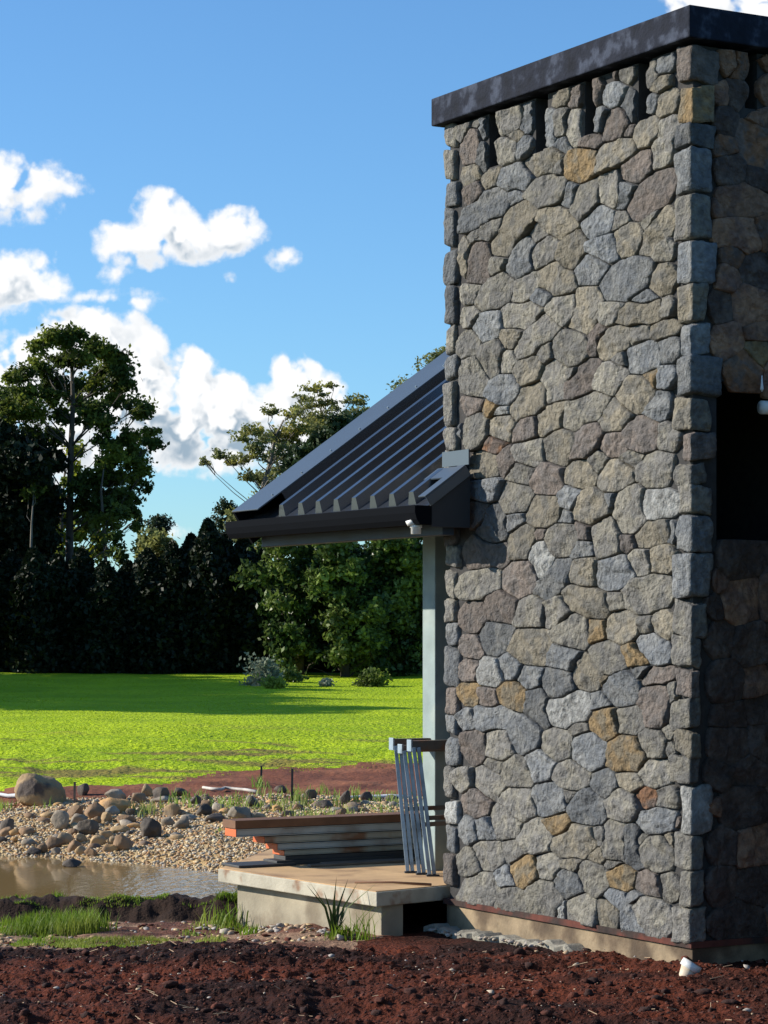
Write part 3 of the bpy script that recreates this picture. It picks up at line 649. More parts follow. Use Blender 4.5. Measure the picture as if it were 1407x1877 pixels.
ft = MB(); ft.fbox(-.03, TW + .03, -.034, TS, ZB - .021, ZB + .012); ft.build('damp_course', REDM, tower)
# ledge of spilled concrete along the footing
lv, lf = [], []
nseg = 70
for i in range(nseg + 1):
    t_ = .75 + (TW - .7) * i / nseg; w = .035 + .03 * abs(vnoise(np.array([t_ * 9.]), np.array([0.]))[0]) + .05 * (t_ > 1.7) * abs(vnoise(np.array([t_ * 14.]), np.array([4.]))[0])
    h = ground_z(*F(t_, -.1, 0)[:2]) + .03 + .012 * vnoise(np.array([t_ * 20.]), np.array([2.]))[0]
    s0 = -.075; h -= .09 * float(1 - sstep(t_, .74, 1.05))
    lv += [F(t_, s0 - w, h - .08), F(t_, s0 - w, h - .004), F(t_, s0 - w * .6, h + .006), F(t_, s0 + .06, h + .004)]
for i in range(nseg):
    for k in range(3): lf.append((i * 4 + k, i * 4 + k + 1, i * 4 + 5 + k, i * 4 + 4 + k))
o = mk('concrete_ledge', lv, lf, mat('spilled_concrete', (.26, .24, .19), .95, .35, 20, .6, 60), tower, smooth=False)
# mortar drip on the edge of the opening
mb = MB(); p0 = F(-.05, *on_right(1385, 690)[:1], on_right(1385, 690)[1])
mb.tube([p0, p0 - Vector((0, 0, .035)), p0 - Vector((0, 0, .07)), p0 - Vector((0, 0, .085))], [.003, .005, .010, .003], 8)
mb.build('mortar_drip', CLOTH, tower, True)
# pipe in the opening
so = on_right(1404, 747)
pt = thing('pipe_end', F(-.02, so[0], so[1]), 'white plastic pipe end poking out of the dark opening beside the stone tower corner', 'pipe')
mb = MB(); mb.tube([F(.0, so[0] + .5, so[1] + .01), F(.0, so[0] + .03, so[1] - .002)], [.030, .030], 20); mb.build('pipe_body', PVC, pt, True)
mb = MB(); mb.tube([F(.0, so[0] + .08, so[1] + .001), F(.0, so[0] - .035, so[1] - .001)], [.036, .036], 20); mb.build('socket', PVC, pt, True)
# pipe at the foot of the corner
fp = Vector((.00, 0, 0)) + hit(1261, 1786); fz = fp.z
pt = thing('ground_pipe', fp, 'short white plastic pipe stub tilted in the soil at the foot of the tower corner', 'pipe')
mb = MB(); a0 = fp + Vector((-.0, 0, -.05)); a1 = fp + Vector((.01, -.0, .045)); mb.tube([a0 + Vector((-.02, 0, 0)), a1], [.040, .045], 22); mb.build('pipe_body', mat('muddy_plastic', (.62, .50, .36), .6, .2, 9, 0), pt, True)
mb = MB(); mb.tube([a1 + Vector((-.006, -.002, -.012)), a1 + Vector((.012, -.002, .018))], [.053, .053], 22); mb.build('pipe_collar', PVC, pt, True)

# ------------------------------------------------------------------ porch roof
porch = thing('porch_roof', F(3.3, .5, 2.3), 'dark ribbed metal lean-to roof with black gutter running out from the stone tower', 'roof')
SL = .70; SE, ZE = -.326, 2.457; T0, T1 = 2.13, 4.594; SR = 2.6
def RZ(s): return ZE + SL * (s - SE)
def RP(t_, s, up=0.): # point on the roof plane raised along its normal
    nrm = (-Vv * SL + Vector((0, 0, 1))).normalized()
    return F(t_, s, RZ(s)) + nrm * up
def slab(mb, ta, tb, s0, s1, up0, up1):
    return mb.box8([RP(ta, s0, up0), RP(ta, s1, up0), RP(tb, s1, up0), RP(tb, s0, up0), RP(ta, s0, up1), RP(ta, s1, up1), RP(tb, s1, up1), RP(tb, s0, up1)])
mb = MB(); slab(mb, T0 + .02, T1 - .02, SE, -.062, -.02, 0); slab(mb, TW + .055, T1 - .02, -.06, SR, -.02, 0); slab(mb, -2.0, TW + .05, TS + .1, SR, -.02, 0)
mb.build('roof_sheet', ROOF, porch)
# far slope
mb = MB(); q = []
zr = RZ(SR)
mb.box8([F(-2, SR, zr - .02), F(-2, SR + 2.8, zr - .02 - 2.0), F(T1, SR + 2.8, zr - .02 - 2.0), F(T1, SR, zr - .02), F(-2, SR, zr), F(-2, SR + 2.8, zr - 2.0), F(T1, SR + 2.8, zr - 2.0), F(T1, SR, zr)])
mb.build('rear_roof_sheet', ROOF, porch)
def eave_t(px):
    a = (px - CX) / FPX; p = F(0, SE, 0); return (p.x - a * p.y) / (a * U.y - U.x)
ribs = [eave_t(x) for x in (547, 579, 612, 645, 679, 714, 750)] + [eave_t(512)]
def rib(ta, s0, s1, w=.062, h=.066):
    m_ = MB()
    a, b_ = [], []
    for s in (s0, s1):
        for (dt, up) in ((-w * .75, .0), (-w * .4, h), (w * .4, h), (w * .75, .0)):
            ss = s + (.03 if (s == s0 and up > 0) else 0)
            a.append(RP(ta + dt, ss, up + .001))
    m_.add(a, [(0, 1, 5, 4), (1, 2, 6, 5), (2, 3, 7, 6), (0, 3, 2, 1), (4, 5, 6, 7), (0, 4, 7, 3)])
    return m_.build('rib', ROOF, porch)
for t_ in ribs:
    rib(t_, SE + .02, SR if t_ > TW + .09 else -.07)
# left barge capping: wide flat plate over a raised kerb
mb = MB(); slab(mb, T1 - .36, T1 + .03, SE - .02, SR, .090, .10); mb.build('barge_capping', FLASH, porch, bevel=.003)
mb = MB(); slab(mb, T1 - .34, T1 - .33, SE + .16, SR, .002, .089); mb.build('capping_upstand', ROOF, porch)
mb = MB(); slab(mb, T1 + .0, T1 + .028, SE - .02, SR, -.16, .089); mb.build('barge_board', GUTT, porch)
for q in range(9):
    s_ = SE + .12 + q * .22
    mb = MB(); c_ = RP(T1 - .30, s_, .10); nrm_ = (-Vv * SL + Vector((0, 0, 1))).normalized(); mb.tube([c_, c_ + nrm_ * .008], [.008, .006], 8); mb.build('screw', GALV, porch)
# right flashing up to the tower
mb = MB(); slab(mb, T0 - .03, T0 + .055, SE - .01, -.062, .062, .072); slab(mb, T0 - .03, T0 - .022, SE - .01, -.062, .0, .061); mb.build('rake_flashing', FLASH, porch, bevel=.002)
mb = MB(); slab(mb, T0 + .06, TW - .02, -.16, -.062, .058, .066); mb.fbox(T0 - .02, TW - .03, -.075, -.066, RZ(-.06) + .06, RZ(-.06) + .15); mb.build('wall_flashing', FLASH, porch)
# gutter (open box) and its end caps
gs = SE - .115
mb = MB()
prof = [(SE - .002, ZE - .005), (SE - .002, ZE - .115), (gs + .035, ZE - .115), (gs + .012, ZE - .085), (gs, ZE - .045), (gs, ZE - .002), (gs + .012, ZE - .002), (gs + .012, ZE - .04), (gs + .03, ZE - .08), (gs + .045, ZE - .10), (SE - .014, ZE - .10), (SE - .014, ZE - .005)]
n = len(prof); v = [F(t_, s, z) for t_ in (T0 - .02, T1 + .045) for s, z in prof]
mb.add(v, [(k, (k + 1) % n, n + (k + 1) % n, n + k) for k in range(n)])
gut = mb.build('gutter', GUTT, porch)
for t_ in (T0 - .022, T1 + .045):
    mb = MB(); mb.add([F(t_ + d, s, z) for d in (0, .004) for s, z in prof[:6]], [(0, 1, 2, 3, 4, 5), (11, 10, 9, 8, 7, 6)] + [(k, k + 6, (k + 1) % 6 + 6, (k + 1) % 6) for k in range(6)]); mb.build('gutter_end', GUTT, gut)
# beam under the eave
mb = MB(); mb.fbox(2.2, 4.584, -.2, -.12, 2.288, 2.392); mb.build('eave_beam', BEAM, porch, bevel=.004)
# soffit, fascia behind gutter and dark end board above the wall
mb = MB(); mb.fbox(TW + .06, T1 - .02, SE + .002, SR + 2.6, 2.396, 2.412); mb.fbox(T0 - .0, TW + .055, SE + .002, -.066, 2.395, 2.411); mb.build('soffit', SOFF, porch)
mb = MB()
a = [F(t_, s, z) for t_ in (T0 - .018, T0 + .004) for s, z in ((SE, 2.33), (-.064, 2.33), (-.064, RZ(-.064) - .0), (SE, RZ(SE)))]
mb.add(a, [(0, 1, 2, 3), (7, 6, 5, 4), (0, 4, 5, 1), (1, 5, 6, 2), (2, 6, 7, 3), (3, 7, 4, 0)]); mb.build('end_board', SOFF, porch)
mb = MB()
a = [F(t_, s, z) for t_ in (T1 - .02, T1 - .001) for s, z in ((SE, 2.412), (SR, 2.412), (SR, RZ(SR) - .022), (SE, RZ(SE) - .022))]
mb.add(a, [(0, 1, 2, 3), (7, 6, 5, 4), (0, 4, 5, 1), (1, 5, 6, 2), (2, 6, 7, 3), (3, 7, 4, 0)]); mb.build('gable_board', SOFF, porch)
# downpipe outlet
p = F(T0 + .07, SE - .055, 2.345)
mb = MB(); mb.tube([p + Vector((0, 0, -.055)), p + Vector((0, 0, -.02)), p + Vector((0, 0, -.018)), p + Vector((0, 0, .0)), p + Vector((0, 0, -.0)) ], [.030, .030, .036, .036, .036], 20); o = mb.build('downpipe_outlet', PVC, porch, True)
mb = MB(); mb.tube([p + Vector((-.012, 0, -.0)), p + Vector((-.02, 0, .03))], [.038, .044], 20); mb.build('outlet_funnel', PVC, o, True)
# column and hidden house body that carry the roof
post = thing('porch_post', F(3.4, .48, .18), 'square pale green-grey concrete post standing on the slab under the eave beam', 'post')
mb = MB(); mb.fbox(3.325, 3.485, .413, .573, .18, 2.395); mb.build('post_shaft', POST, post, bevel=.006)
mb = MB(); mb.fbox(3.31, 3.5, .39, .59, .178, .186); mb.build('base_plate', RUSTY, post)
house = thing('house', F(0, 3, 0), 'dark rendered house wall standing behind the stone tower under the metal roof', 'house')
mb = MB(); mb.fbox(-2.0, 2.25, TS + .15, 4.9, -.1, 2.39); mb.build('wall', mat('dark_render', (.08, .08, .078), .9, .2, 3, .2, 30), house)

# unseen wing and veranda roof, added off frame to keep skylight off the tower's right face
wing = thing('added_shade_wing', F(-3, 1.6, 0), 'dark house wing with a low veranda roof just outside the right edge', 'house')
mb = MB(); mb.fbox(-7.5, -.3, 1.3, 4.5, -.1, 3.0); mb.build('wall', bpy.data.materials['dark_render'], wing)
mb = MB(); mb.fbox(-7.5, -1.15, -.22, 4.6, 3.01, 3.09); mb.fbox(-1.149, -.12, .62, 4.6, 3.012, 3.088); mb.build('roof', SOFF, wing)
# ------------------------------------------------------------------ slab and things on it
A_, B_ = Vector((-.043, 14.8, 0)), Vector((-1.077, 16.3, 0)); B2, A2 = Vector((-.72, 18.2, 0)), Vector((1.9, 16.6, 0))
slabt = thing('porch_slab', (-.4, 15.8, 0), 'low concrete porch slab with rust-stained top on a thick concrete base', 'slab')
def poly_prism(pts, z0, z1):
    mb = MB(); n = len(pts); mb.add([(p.x, p.y, z0) for p in pts] + [(p.x, p.y, z1) for p in pts], [tuple(range(n))[::-1], tuple(range(n, 2 * n))] + [(k, (k + 1) % n, n + (k + 1) % n, n + k) for k in range(n)]); return mb
poly_prism([A_, A2, B2, B_], .094, .1795).build('slab_edge', CONC, slabt, bevel=.006)
ii = .012
poly_prism([A_ + Vector((-.005, ii * 1.5, 0)), A2, B2 , B_ + Vector((ii, 0.004, 0))], .1796, .184).build('slab_surface', CONC_TOP, slabt)
n1_ = Vector((.82, .57, 0))
bA, bB = A_ + n1_ * .07 + Vector((-.03, .06, 0)), B_ + n1_ * .05 + Vector((.085, -.06, 0)); BM = mat('inner_base_concrete', (.20, .16, .11), .95, .3, 5, .4, 40, .008)
poly_prism([bA + n1_ * .161, bB + n1_ * .161, B2 + Vector((.1, -.1, 0)), B2 + Vector((.28, -.25, 0)), bB + n1_ * .36, bB + n1_ * .36 + Vector((.02, -.03, 0))][1:], -.45, .092).build('rear_footing', BM, slabt)
poly_prism([B2 + Vector((.29, -.26, 0)), A2 + Vector((-.12, .0, 0)), A2 + Vector((0, .0, 0)), B2 + Vector((.12, -.1, 0))], -.45, .091).build('back_wall', BM, slabt)
poly_prism([bA, bA + n1_ * .16, bB + n1_ * .16, bB], -.45, .093).build('slab_base', mat('base_concrete', (.30, .26, .185), .9, .28, 5, .4, 40, .008, col2=(.19, .155, .105), c2scale=2.8), slabt, bevel=.006)

# stack of formwork: long direction V, left ends stepped
L0 = Vector((-270.5 / FPX * 16.35, 16.35, 0))
def along(d0, z0, length, w, h, name, m_, parent, off=0., bevel=.003):
    mb = MB(); o_ = L0 + Vv * d0 + U * off
    q = [o_, o_ + Vv * length, o_ + Vv * length + U * w, o_ + U * w]
    mb.box8([(p.x, p.y, z0) for p in q] + [(p.x, p.y, z0 + h) for p in q]); return mb.build(name, m_, parent, bevel=bevel)
def zpx(py, d=16.35): return EYE - (py - HY) / FPX * d
LEN = 2.1
bt = thing('timber_board', L0, 'reddish brown timber board lying on top of the formwork stack', 'board')
along(-.012, zpx(1519), LEN + .02, .19, zpx(1504) - zpx(1519), 'board_plank', WOODB, bt, -.01)
specs = [(0.0, 1534.5, 1520, FORM, 'top grey formwork beam with a bright orange end, under the brown board'),
         (.205, 1548.5, 1536, FORMR, 'second formwork beam from the top of the stack, its orange end set back'),
         (.30, 1561.5, 1550, FORM, 'third formwork beam from the top, scratched and mud streaked'),
         (.35, 1572.5, 1563, FORMR, 'lowest formwork beam of the stack, rusty, resting on the black planks')]
for (d0, yb, yt, m_, lb) in specs:
    ff = thing('formwork_beam', L0 + Vv * d0, lb, 'formwork beam', 'formwork beams stacked on the slab')
    z0, z1 = zpx(yb), zpx(yt); hh = z1 - z0
    along(d0 + .004, z0 + hh * .16, LEN - d0, .162, hh * .68, 'web', m_, ff, .006)
    along(d0 + .003, z1 - hh * .15, LEN - d0, .172, hh * .15, 'flange', m_, ff)
    along(d0 + .003, z0, LEN - d0, .172, hh * .15, 'flange', m_, ff)
    along(d0 - .002, z0 + .001, .004, .165, hh - .002, 'orange_end', ORNG, ff, .003)
pl = [(-.02, .1, 0.185, .42, .26, .016, WOODD, .00, 'flat black sheet lying at the far left corner of the slab', -.08),
      (.28, .0, .1851, .9, .20, .03, WOODD, .0, 'black painted board lying under the stack of formwork beams', -.03),
      (.55, 0, .186, 1.6, .06, .018, WOODL, -.32, 'long weathered plank lying in front of the formwork stack', -.13),
      (.42, 0, .186, .75, .05, .016, WOODL, -.42, 'thin timber batten lying on the slab before the long plank', -.16)]
for (d0, _, z0, ln, w, h, m_, off, lb, o2) in pl:
    o = along(d0, z0, ln, w, h, 'plank', m_, None, o2 if off == 0 else off * .5 + o2 * .2); tag(o, lb, 'plank')
along(.36, .186, 1.5, .17, zpx(1573.5) - .186 - .001, 'bearer', WOODD, thing('bearer_timber', L0 + Vv * .4, 'black bearer timber carrying the lowest formwork beam', 'timber'), .004)
# thin stick on the slab
p0, p1 = hit(650, 1618), hit(790, 1620)
def on_slab(px, py, z=.184):
    d = (EYE - z) * FPX / (py - HY); return Vector(((px - CX) / FPX * d, d, z))
mb = MB(); a, b_ = on_slab(650, 1617, .192), on_slab(790, 1621, .192); mb.tube([a, (a + b_) / 2 + Vector((0, .03, .004)), b_], [.006, .007, .008], 8); tag(mb.build('stick', WOODB, None, True), 'thin brown stick lying on the slab edge in front of the trestles', 'stick')
# three nested steel trestles leaning towards the back
tr = [((711, 1353), (757, 1603), 'leftmost of the three nested steel trestles leaning together on the slab', 15.95, 0),
      ((727, 1362), (778, 1606), 'middle one of the three nested steel trestles on the slab', 15.85, 1),
      ((744, 1356), (797, 1609), 'rightmost steel trestle, its legs standing beside the stone tower', 15.72, 2)]
for (tp, bp, lb, dd, k) in tr:
    foot = on_slab(bp[0] - 10, bp[1] - 3); dd = foot.y
    top = Vector(((tp[0] + 14 - CX) / FPX * (dd + .06), dd + .06, EYE - (tp[1] + 14 - HY) / FPX * (dd + .06)))
    tt = thing('steel_trestle', foot, lb, 'trestle', 'nested steel trestles leaning on the slab')
    w = .030
    for j in (0, 1):
        off = U * -.0 + Vector((w * 1.0 * j, .012 * j, .0))
        mb = MB(); mb.beam(foot + off + Vector((0, 0, .012)), top + off, w * .82, .034, up=(0, 1, 0)); mb.build('leg', GALV, tt, bevel=.002)
    mb = MB(); mb.beam(foot + Vector((-.02, 0, .006)), foot + Vector((.06, .01, .006)), .045, .010); mb.build('foot_plate', WOODD, tt)
    hr = [.065, .045, .06][k]
    rs = top + Vector((-.02, .02, .012)); re_ = rs + Vv * (.62 + .1 * k) + Vector((0, 0, .0))
    mb = MB(); mb.beam(rs, re_, .05, hr); trl = mb.build('top_rail', RUSTY, tt, bevel=.003)
    mb = MB(); mb.beam(rs - Vv * .012, rs + Vv * .0, .056, hr + .014); mb.build('rail_end', GALV, trl, bevel=.002)
    # far leg pair and cross rails
    f2, t2 = foot + Vv * .62 + Vector((0, 0, .012)), top + Vv * .58
    mb = MB(); mb.beam(f2, t2, w, .034, up=(0, 1, 0)); mb.build('leg', GALV, tt)
    fr = (.50, .40, .45)[k]
    a = foot.lerp(top, fr); b_ = f2.lerp(t2, fr)
    mb = MB(); mb.beam(a + Vv * .05, b_, .02, .028); mb.build('cross_rail', RUSTY, tt)

# ------------------------------------------------------------------ pebbles, gravel, soil clods
def ico(sub=1):
    p = (1 + 5 ** .5) / 2
    v = [(-1, p, 0), (1, p, 0), (-1, -p, 0), (1, -p, 0), (0, -1, p), (0, 1, p), (0, -1, -p), (0, 1, -p), (p, 0, -1), (p, 0, 1), (-p, 0, -1), (-p, 0, 1)]
    f = [(0, 11, 5), (0, 5, 1), (0, 1, 7), (0, 7, 10), (0, 10, 11), (1, 5, 9), (5, 11, 4), (11, 10, 2), (10, 7, 6), (7, 1, 8), (3, 9, 4), (3, 4, 2), (3, 2, 6), (3, 6, 8), (3, 8, 9), (4, 9, 5), (2, 4, 11), (6, 2, 10), (8, 6, 7), (9, 8, 1)]
    v = [np.array(q, float) / np.linalg.norm(q) for q in v]
    for _ in range(sub):
        cache = {}; nf = []
        def mid(a, b):
            k = (min(a, b), max(a, b))
            if k not in cache: m_ = v[a] + v[b]; v.append(m_ / np.linalg.norm(m_)); cache[k] = len(v) - 1
            return cache[k]
        for (a, b, c) in f:
            ab, bc, ca = mid(a, b), mid(b, c), mid(c, a); nf += [(a, ab, ca), (b, bc, ab), (c, ca, bc), (ab, bc, ca)]
        f = nf
    return np.array(v), np.array(f)
I0, I1, I2, I3 = ico(0), ico(1), ico(2), ico(3)
def scatter(name, P_, size, mats, ico_, flat=.6, seed=0, jit=.25, parent=None):
    rg = np.random.default_rng(seed); v0, f0 = ico_; n = len(P_); nv = len(v0)
    sc3 = size[:, None] * np.stack([rg.uniform(.7, 1.3, n), rg.uniform(.7, 1.3, n), rg.uniform(.6, 1.1, n) * flat], -1)
    V = v0[None] * (1 + rg.normal(0, jit, (n, nv, 1)).clip(-.45, .45)) * sc3[:, None, :]
    th = rg.uniform(0, 2 * math.pi, n); ph = rg.normal(0, .35, n)
    c, s = np.cos(th)[:, None], np.sin(th)[:, None]; x, y, z = V[..., 0], V[..., 1], V[..., 2]
    x, y = x * c - y * s, x * s + y * c
    c, s = np.cos(ph)[:, None], np.sin(ph)[:, None]; y, z = y * c - z * s, y * s + z * c
    V = np.stack([x, y, z], -1) + P_[:, None, :]
    Fc = (f0[None] + (np.arange(n) * nv)[:, None, None]).reshape(-1, 3)
    fm = np.repeat(rg.integers(0, len(mats), n), len(f0))
    o = mk(name, V.reshape(-1, 3), Fc, mats[0], parent, False, mats[1:], fm); return o
PEB = [mat('pebble_tan', (.56, .40, .20), .8, .2, 8, 0), mat('pebble_cream', (.60, .49, .32), .8, .2, 8, 0), mat('pebble_brown', (.34, .22, .11), .8, .2, 8, 0), mat('pebble_grey', (.36, .31, .24), .8, .2, 8, 0), mat('pebble_orange', (.38, .21, .09), .8, .2, 8, 0)]
n = 42000
yy = 20.4 + 6.1 * rng.random(n) ** 1.1; xx = (rng.random(n) * .34 - .18) * yy
keep = (yy > shore(xx) - .25) & (xx < 1.2); xx, yy = xx[keep], yy[keep]
sz = rng.uniform(.009, .022, len(xx))
P_ = np.stack([xx, yy, H(xx, yy) + sz * .25], -1)
tag(scatter('gravel', P_, sz, PEB, I0, .65, 3), 'loose tan and cream gravel sloping down to the far side of the pond', 'gravel', kind='stuff')
# clods of dark soil
CLOD = [mat('clod_dark', (.030, .008, .004), .95, .4, 30, .6, 60, .01), mat('clod_red', (.095, .021, .008), .95, .4, 30, .6, 60, .01), mat('clod_mid', (.06, .014, .006), .95, .4, 30, .6, 60, .01)]
n = 6500
yy = 9.2 + 4.9 * rng.random(n); xx = (rng.random(n) * .38 - .19) * yy; sz = rng.uniform(.003, .010, n) * (1 + 1.6 * (rng.random(n) > .96))
tag(scatter('soil_clods', np.stack([xx, yy, H(xx, yy) + sz * .2], -1), sz, CLOD, I1, .8, 4, .22), 'crumbly dark red-brown soil clods covering the foreground', 'soil', kind='stuff')
LIT = [mat('chip_cream', (.40, .27, .16), .8, .2, 8, 0), mat('chip_grey', (.34, .30, .26), .8, .2, 8, 0), mat('chip_white', (.42, .34, .25), .8, .2, 8, 0)]
n = 420
yy = 9.6 + 4.4 * rng.random(n); xx = (rng.random(n) * .36 - .18) * yy; sz = rng.uniform(.0025, .008, n) * (1 + 1.6 * (rng.random(n) > .95))
tag(scatter('soil_litter', np.stack([xx, yy, H(xx, yy) + sz * .5 + .008], -1), sz, LIT, I0, .45, 5, .3), 'pale stone chips and dry wood bits scattered over the dark soil', 'litter', kind='stuff')
n = 260; yy = 9.6 + 4.3 * rng.random(n); xx = (rng.random(n) * .36 - .18) * yy; kk = fbm(xx * 1.3, yy * 1.3, octv=2, seed=46) > .05; xx, yy = xx[kk], yy[kk]; sz = rng.uniform(.012, .038, len(xx))
tag(scatter('large_clods', np.stack([xx, yy, H(xx, yy) + sz * .15], -1), sz, CLOD, I2, .7, 41, .07), 'larger broken lumps of the dark red-brown soil', 'soil', kind='stuff')
tw = MB()
for _ in range(150):
    y_ = 9.8 + 4.1 * rnd.random(); x_ = (rnd.random() * .34 - .17) * y_; a_ = rnd.uniform(0, 3.14); L_ = rnd.uniform(.02, .07); z_ = ground_z(x_, y_) + .012
    tw.tube([(x_, y_, z_), (x_ + math.cos(a_) * L_, y_ + math.sin(a_) * L_, ground_z(x_ + math.cos(a_) * L_, y_ + math.sin(a_) * L_) + .016)], [.0022, .0016], 4)
tag(tw.build('dry_straw', LIT[0]), 'thin dry straw and twigs scattered over the dark soil', 'straw', kind='stuff')
n = 900
yy = 14.1 + 3.0 * rng.random(n); xx = (rng.random(n) * .20 - .20) * yy; sz = rng.uniform(.006, .026, n)
k_ = xx < -.35; xx, yy, sz = xx[k_], yy[k_], sz[k_]
tag(scatter('path_rubble', np.stack([xx, yy, H(xx, yy) + sz * .15], -1), sz, [LIT[1], PEB[2], PEB[0], CLOD[1]], I0, .4, 6, .25), 'flat muddy stone chips on the trodden strip beyond the soil', 'rubble', kind='stuff')
# rubble against the slab base
n = 90; uu = rng.random(n)
pb = np.array([tuple(A_.lerp(B_, q) + Vector((-.82, -.57, 0)) * (.05 + .16 * rng.random())) for q in uu]); sz = rng.uniform(.01, .035, n)
tag(scatter('base_rubble', np.stack([pb[:, 0], pb[:, 1], H(pb[:, 0], pb[:, 1]) + sz * .2], -1), sz, [LIT[1], LIT[0], PEB[3]], I0, .5, 8, .25), 'grey concrete crumbs heaped along the foot of the slab base', 'rubble', kind='stuff')
n = 70; tt_ = 1.2 + 1.2 * rng.random(n)
pb = np.array([tuple(F(q, -.1 - .08 * rng.random(), 0)) for q in tt_]); sz = rng.uniform(.006, .022, n)
tag(scatter('footing_rubble', np.stack([pb[:, 0], pb[:, 1], H(pb[:, 0], pb[:, 1]) + .02], -1), sz, [LIT[1], LIT[2]], I0, .5, 9, .3), 'pale mortar crumbs lying along the tower footing', 'rubble', kind='stuff')

# ------------------------------------------------------------------ rocks round the pond
RK = {'t': mat('tan_rock', (.38, .25, .12), .85, .3, 6, .5, 25, .02, col2=(.20, .15, .10), c2scale=3, objvar=.15), 'o': mat('orange_rock', (.48, .27, .10), .85, .25, 6, .5, 25, .02, col2=(.27, .17, .09), c2scale=3),
      'g': mat('grey_rock', (.26, .21, .15), .85, .35, 6, .5, 25, .02, col2=(.27, .24, .19), c2scale=3, objvar=.15), 'd': mat('dark_rock', (.075, .058, .045), .8, .4, 6, .5, 25, .02, col2=(.12, .09, .06), c2scale=3, objvar=.2), 'p': mat('brown_rock', (.24, .145, .075), .85, .3, 6, .5, 25, .02, col2=(.11, .08, .06), c2scale=3, objvar=.15)}
RK['B'] = mat('boulder_rock', (.30, .20, .10), .85, .35, 5, .7, 18, .03, col2=(.07, .05, .04), c2scale=3.6, c2lo=.50, c2hi=.64)
ROCKS = [(225, 210, 280, 160, 'B', 'largest tan boulder, standing on the left bank of the pond'), (448, 205, 66, 60, 'd', 'squarish dark brown rock right of the largest boulder'), (630, 235, 130, 60, 'g', 'flat grey rock behind the orange-tan rock'),
 (595, 292, 190, 90, 'o', 'big smooth orange-tan rock in the middle of the rock group'), (785, 205, 80, 70, 't', 'pale rounded rock at the back of the bank, left of a black one'), (870, 215, 100, 75, 'd', 'black rounded rock at the back of the bank'),
 (960, 210, 85, 50, 'd', 'dark low rock at the back, right of the black rounded one'), (740, 240, 90, 60, 'p', 'brown rock between the grey flat rock and the pale rounded one'), (860, 252, 100, 36, 'g', 'long low grey rock below the black rounded rock'),
 (330, 375, 110, 100, 'g', 'rounded light grey rock, leftmost of the middle cluster'), (410, 322, 100, 60, 'p', 'brown block above the light grey rounded rock'), (505, 325, 110, 80, 'p', 'brown rounded rock left of the orange-tan rock'), (600, 325, 75, 45, 'g', 'small grey rock tucked under the orange-tan rock'),
 (425, 368, 90, 50, 'g', 'flat grey rock leaning behind the big dark cluster rock'), (465, 405, 120, 90, 'd', 'broad dark rock in the middle of the cluster'), (525, 368, 50, 40, 'p', 'small brown rock above the right end of the broad dark rock'), (570, 355, 60, 50, 't', 'pale tan upright rock beside the small brown one'),
 (665, 362, 120, 45, 'p', 'long flat brown rock right of the pale tan upright one'), (350, 465, 90, 60, 't', 'tan rounded rock nearer the water below the light grey rock'), (290, 485, 90, 60, 'p', 'brown rock at the water side, left of the tan rounded one'), (430, 460, 70, 45, 't', 'tan block below the broad dark rock'),
 (385, 430, 60, 40, 'p', 'small brown rock wedged between the grey and the dark rocks'), (520, 472, 90, 55, 't', 'tan rock with a shaded front, near the water'), (570, 438, 70, 45, 't', 'sandy rock right of the broad dark rock'), (650, 410, 110, 50, 't', 'flat tan rock in the middle of the stony chute'),
 (722, 392, 90, 28, 'o', 'thin reddish slab of rock on the gravel'), (405, 505, 90, 55, 'p', 'reddish brown rock with a sunlit top at the water edge'), (435, 532, 60, 42, 't', 'olive tan rock touching the water'), (490, 535, 70, 45, 'p', 'brown rock touching the water right of the olive one'),
 (655, 490, 100, 90, 'p', 'tall brown rock with a rounded top at the right of the chute'), (590, 517, 80, 42, 'o', 'orange wedge of rock at the water edge'), (610, 470, 70, 50, 't', 'light tan rock behind the orange wedge'), (822, 410, 130, 110, 'd', 'big dark brown rock standing alone on the gravel'),
 (925, 310, 90, 70, 't', 'pale tan rock behind the reeds'), (900, 368, 80, 52, 'g', 'grey rock right of the lone dark brown rock'), (980, 375, 100, 65, 'g', 'rough grey rock with a ragged top on the gravel'), (1090, 310, 90, 60, 'd', 'dark brown humped rock near the reeds'),
 (1115, 270, 70, 50, 'p', 'brown rock behind the humped dark one'), (1050, 265, 70, 50, 'd', 'dark rock amid the reeds'), (1150, 345, 110, 45, 'd', 'long flat black rock left of the formwork stack'), (1290, 330, 130, 75, 'g', 'large grey-brown humped rock just above the formwork stack'),
 (1375, 347, 90, 36, 'g', 'flat grey rock at the stack, right of the large humped one'), (1350, 262, 60, 60, 'd', 'dark rock behind the large grey-brown humped one'), (35, 400, 90, 70, 'd', 'dark rock at the left picture edge above the pond'), (30, 437, 70, 50, 'p', 'brown rock at the left edge below the dark one'), (10, 482, 60, 30, 'd', 'flat dark rock at the left edge nearest the water'),
 (170, 532, 90, 36, 'd', 'flat dark slab half in the water on the left'), (230, 517, 60, 50, 'p', 'small brown rock beside the flat slab at the water'), (300, 526, 50, 34, 'g', 'small grey pebble-like rock at the water line'), (700, 320, 50, 40, 'd', 'small dark rock at the foot of the reeds'), (1015, 342, 84, 42, 'g', 'low grey rock behind the ragged-topped one'),
 (375, 605, 110, 40, 'd', 'flat mossy rock poking out of the pond water')]
ROCKS = [(a / 2.931, b_ / 2.931 + 1380, c / 2.931, d / 2.931, e, f) for a, b_, c, d, e, f in ROCKS]
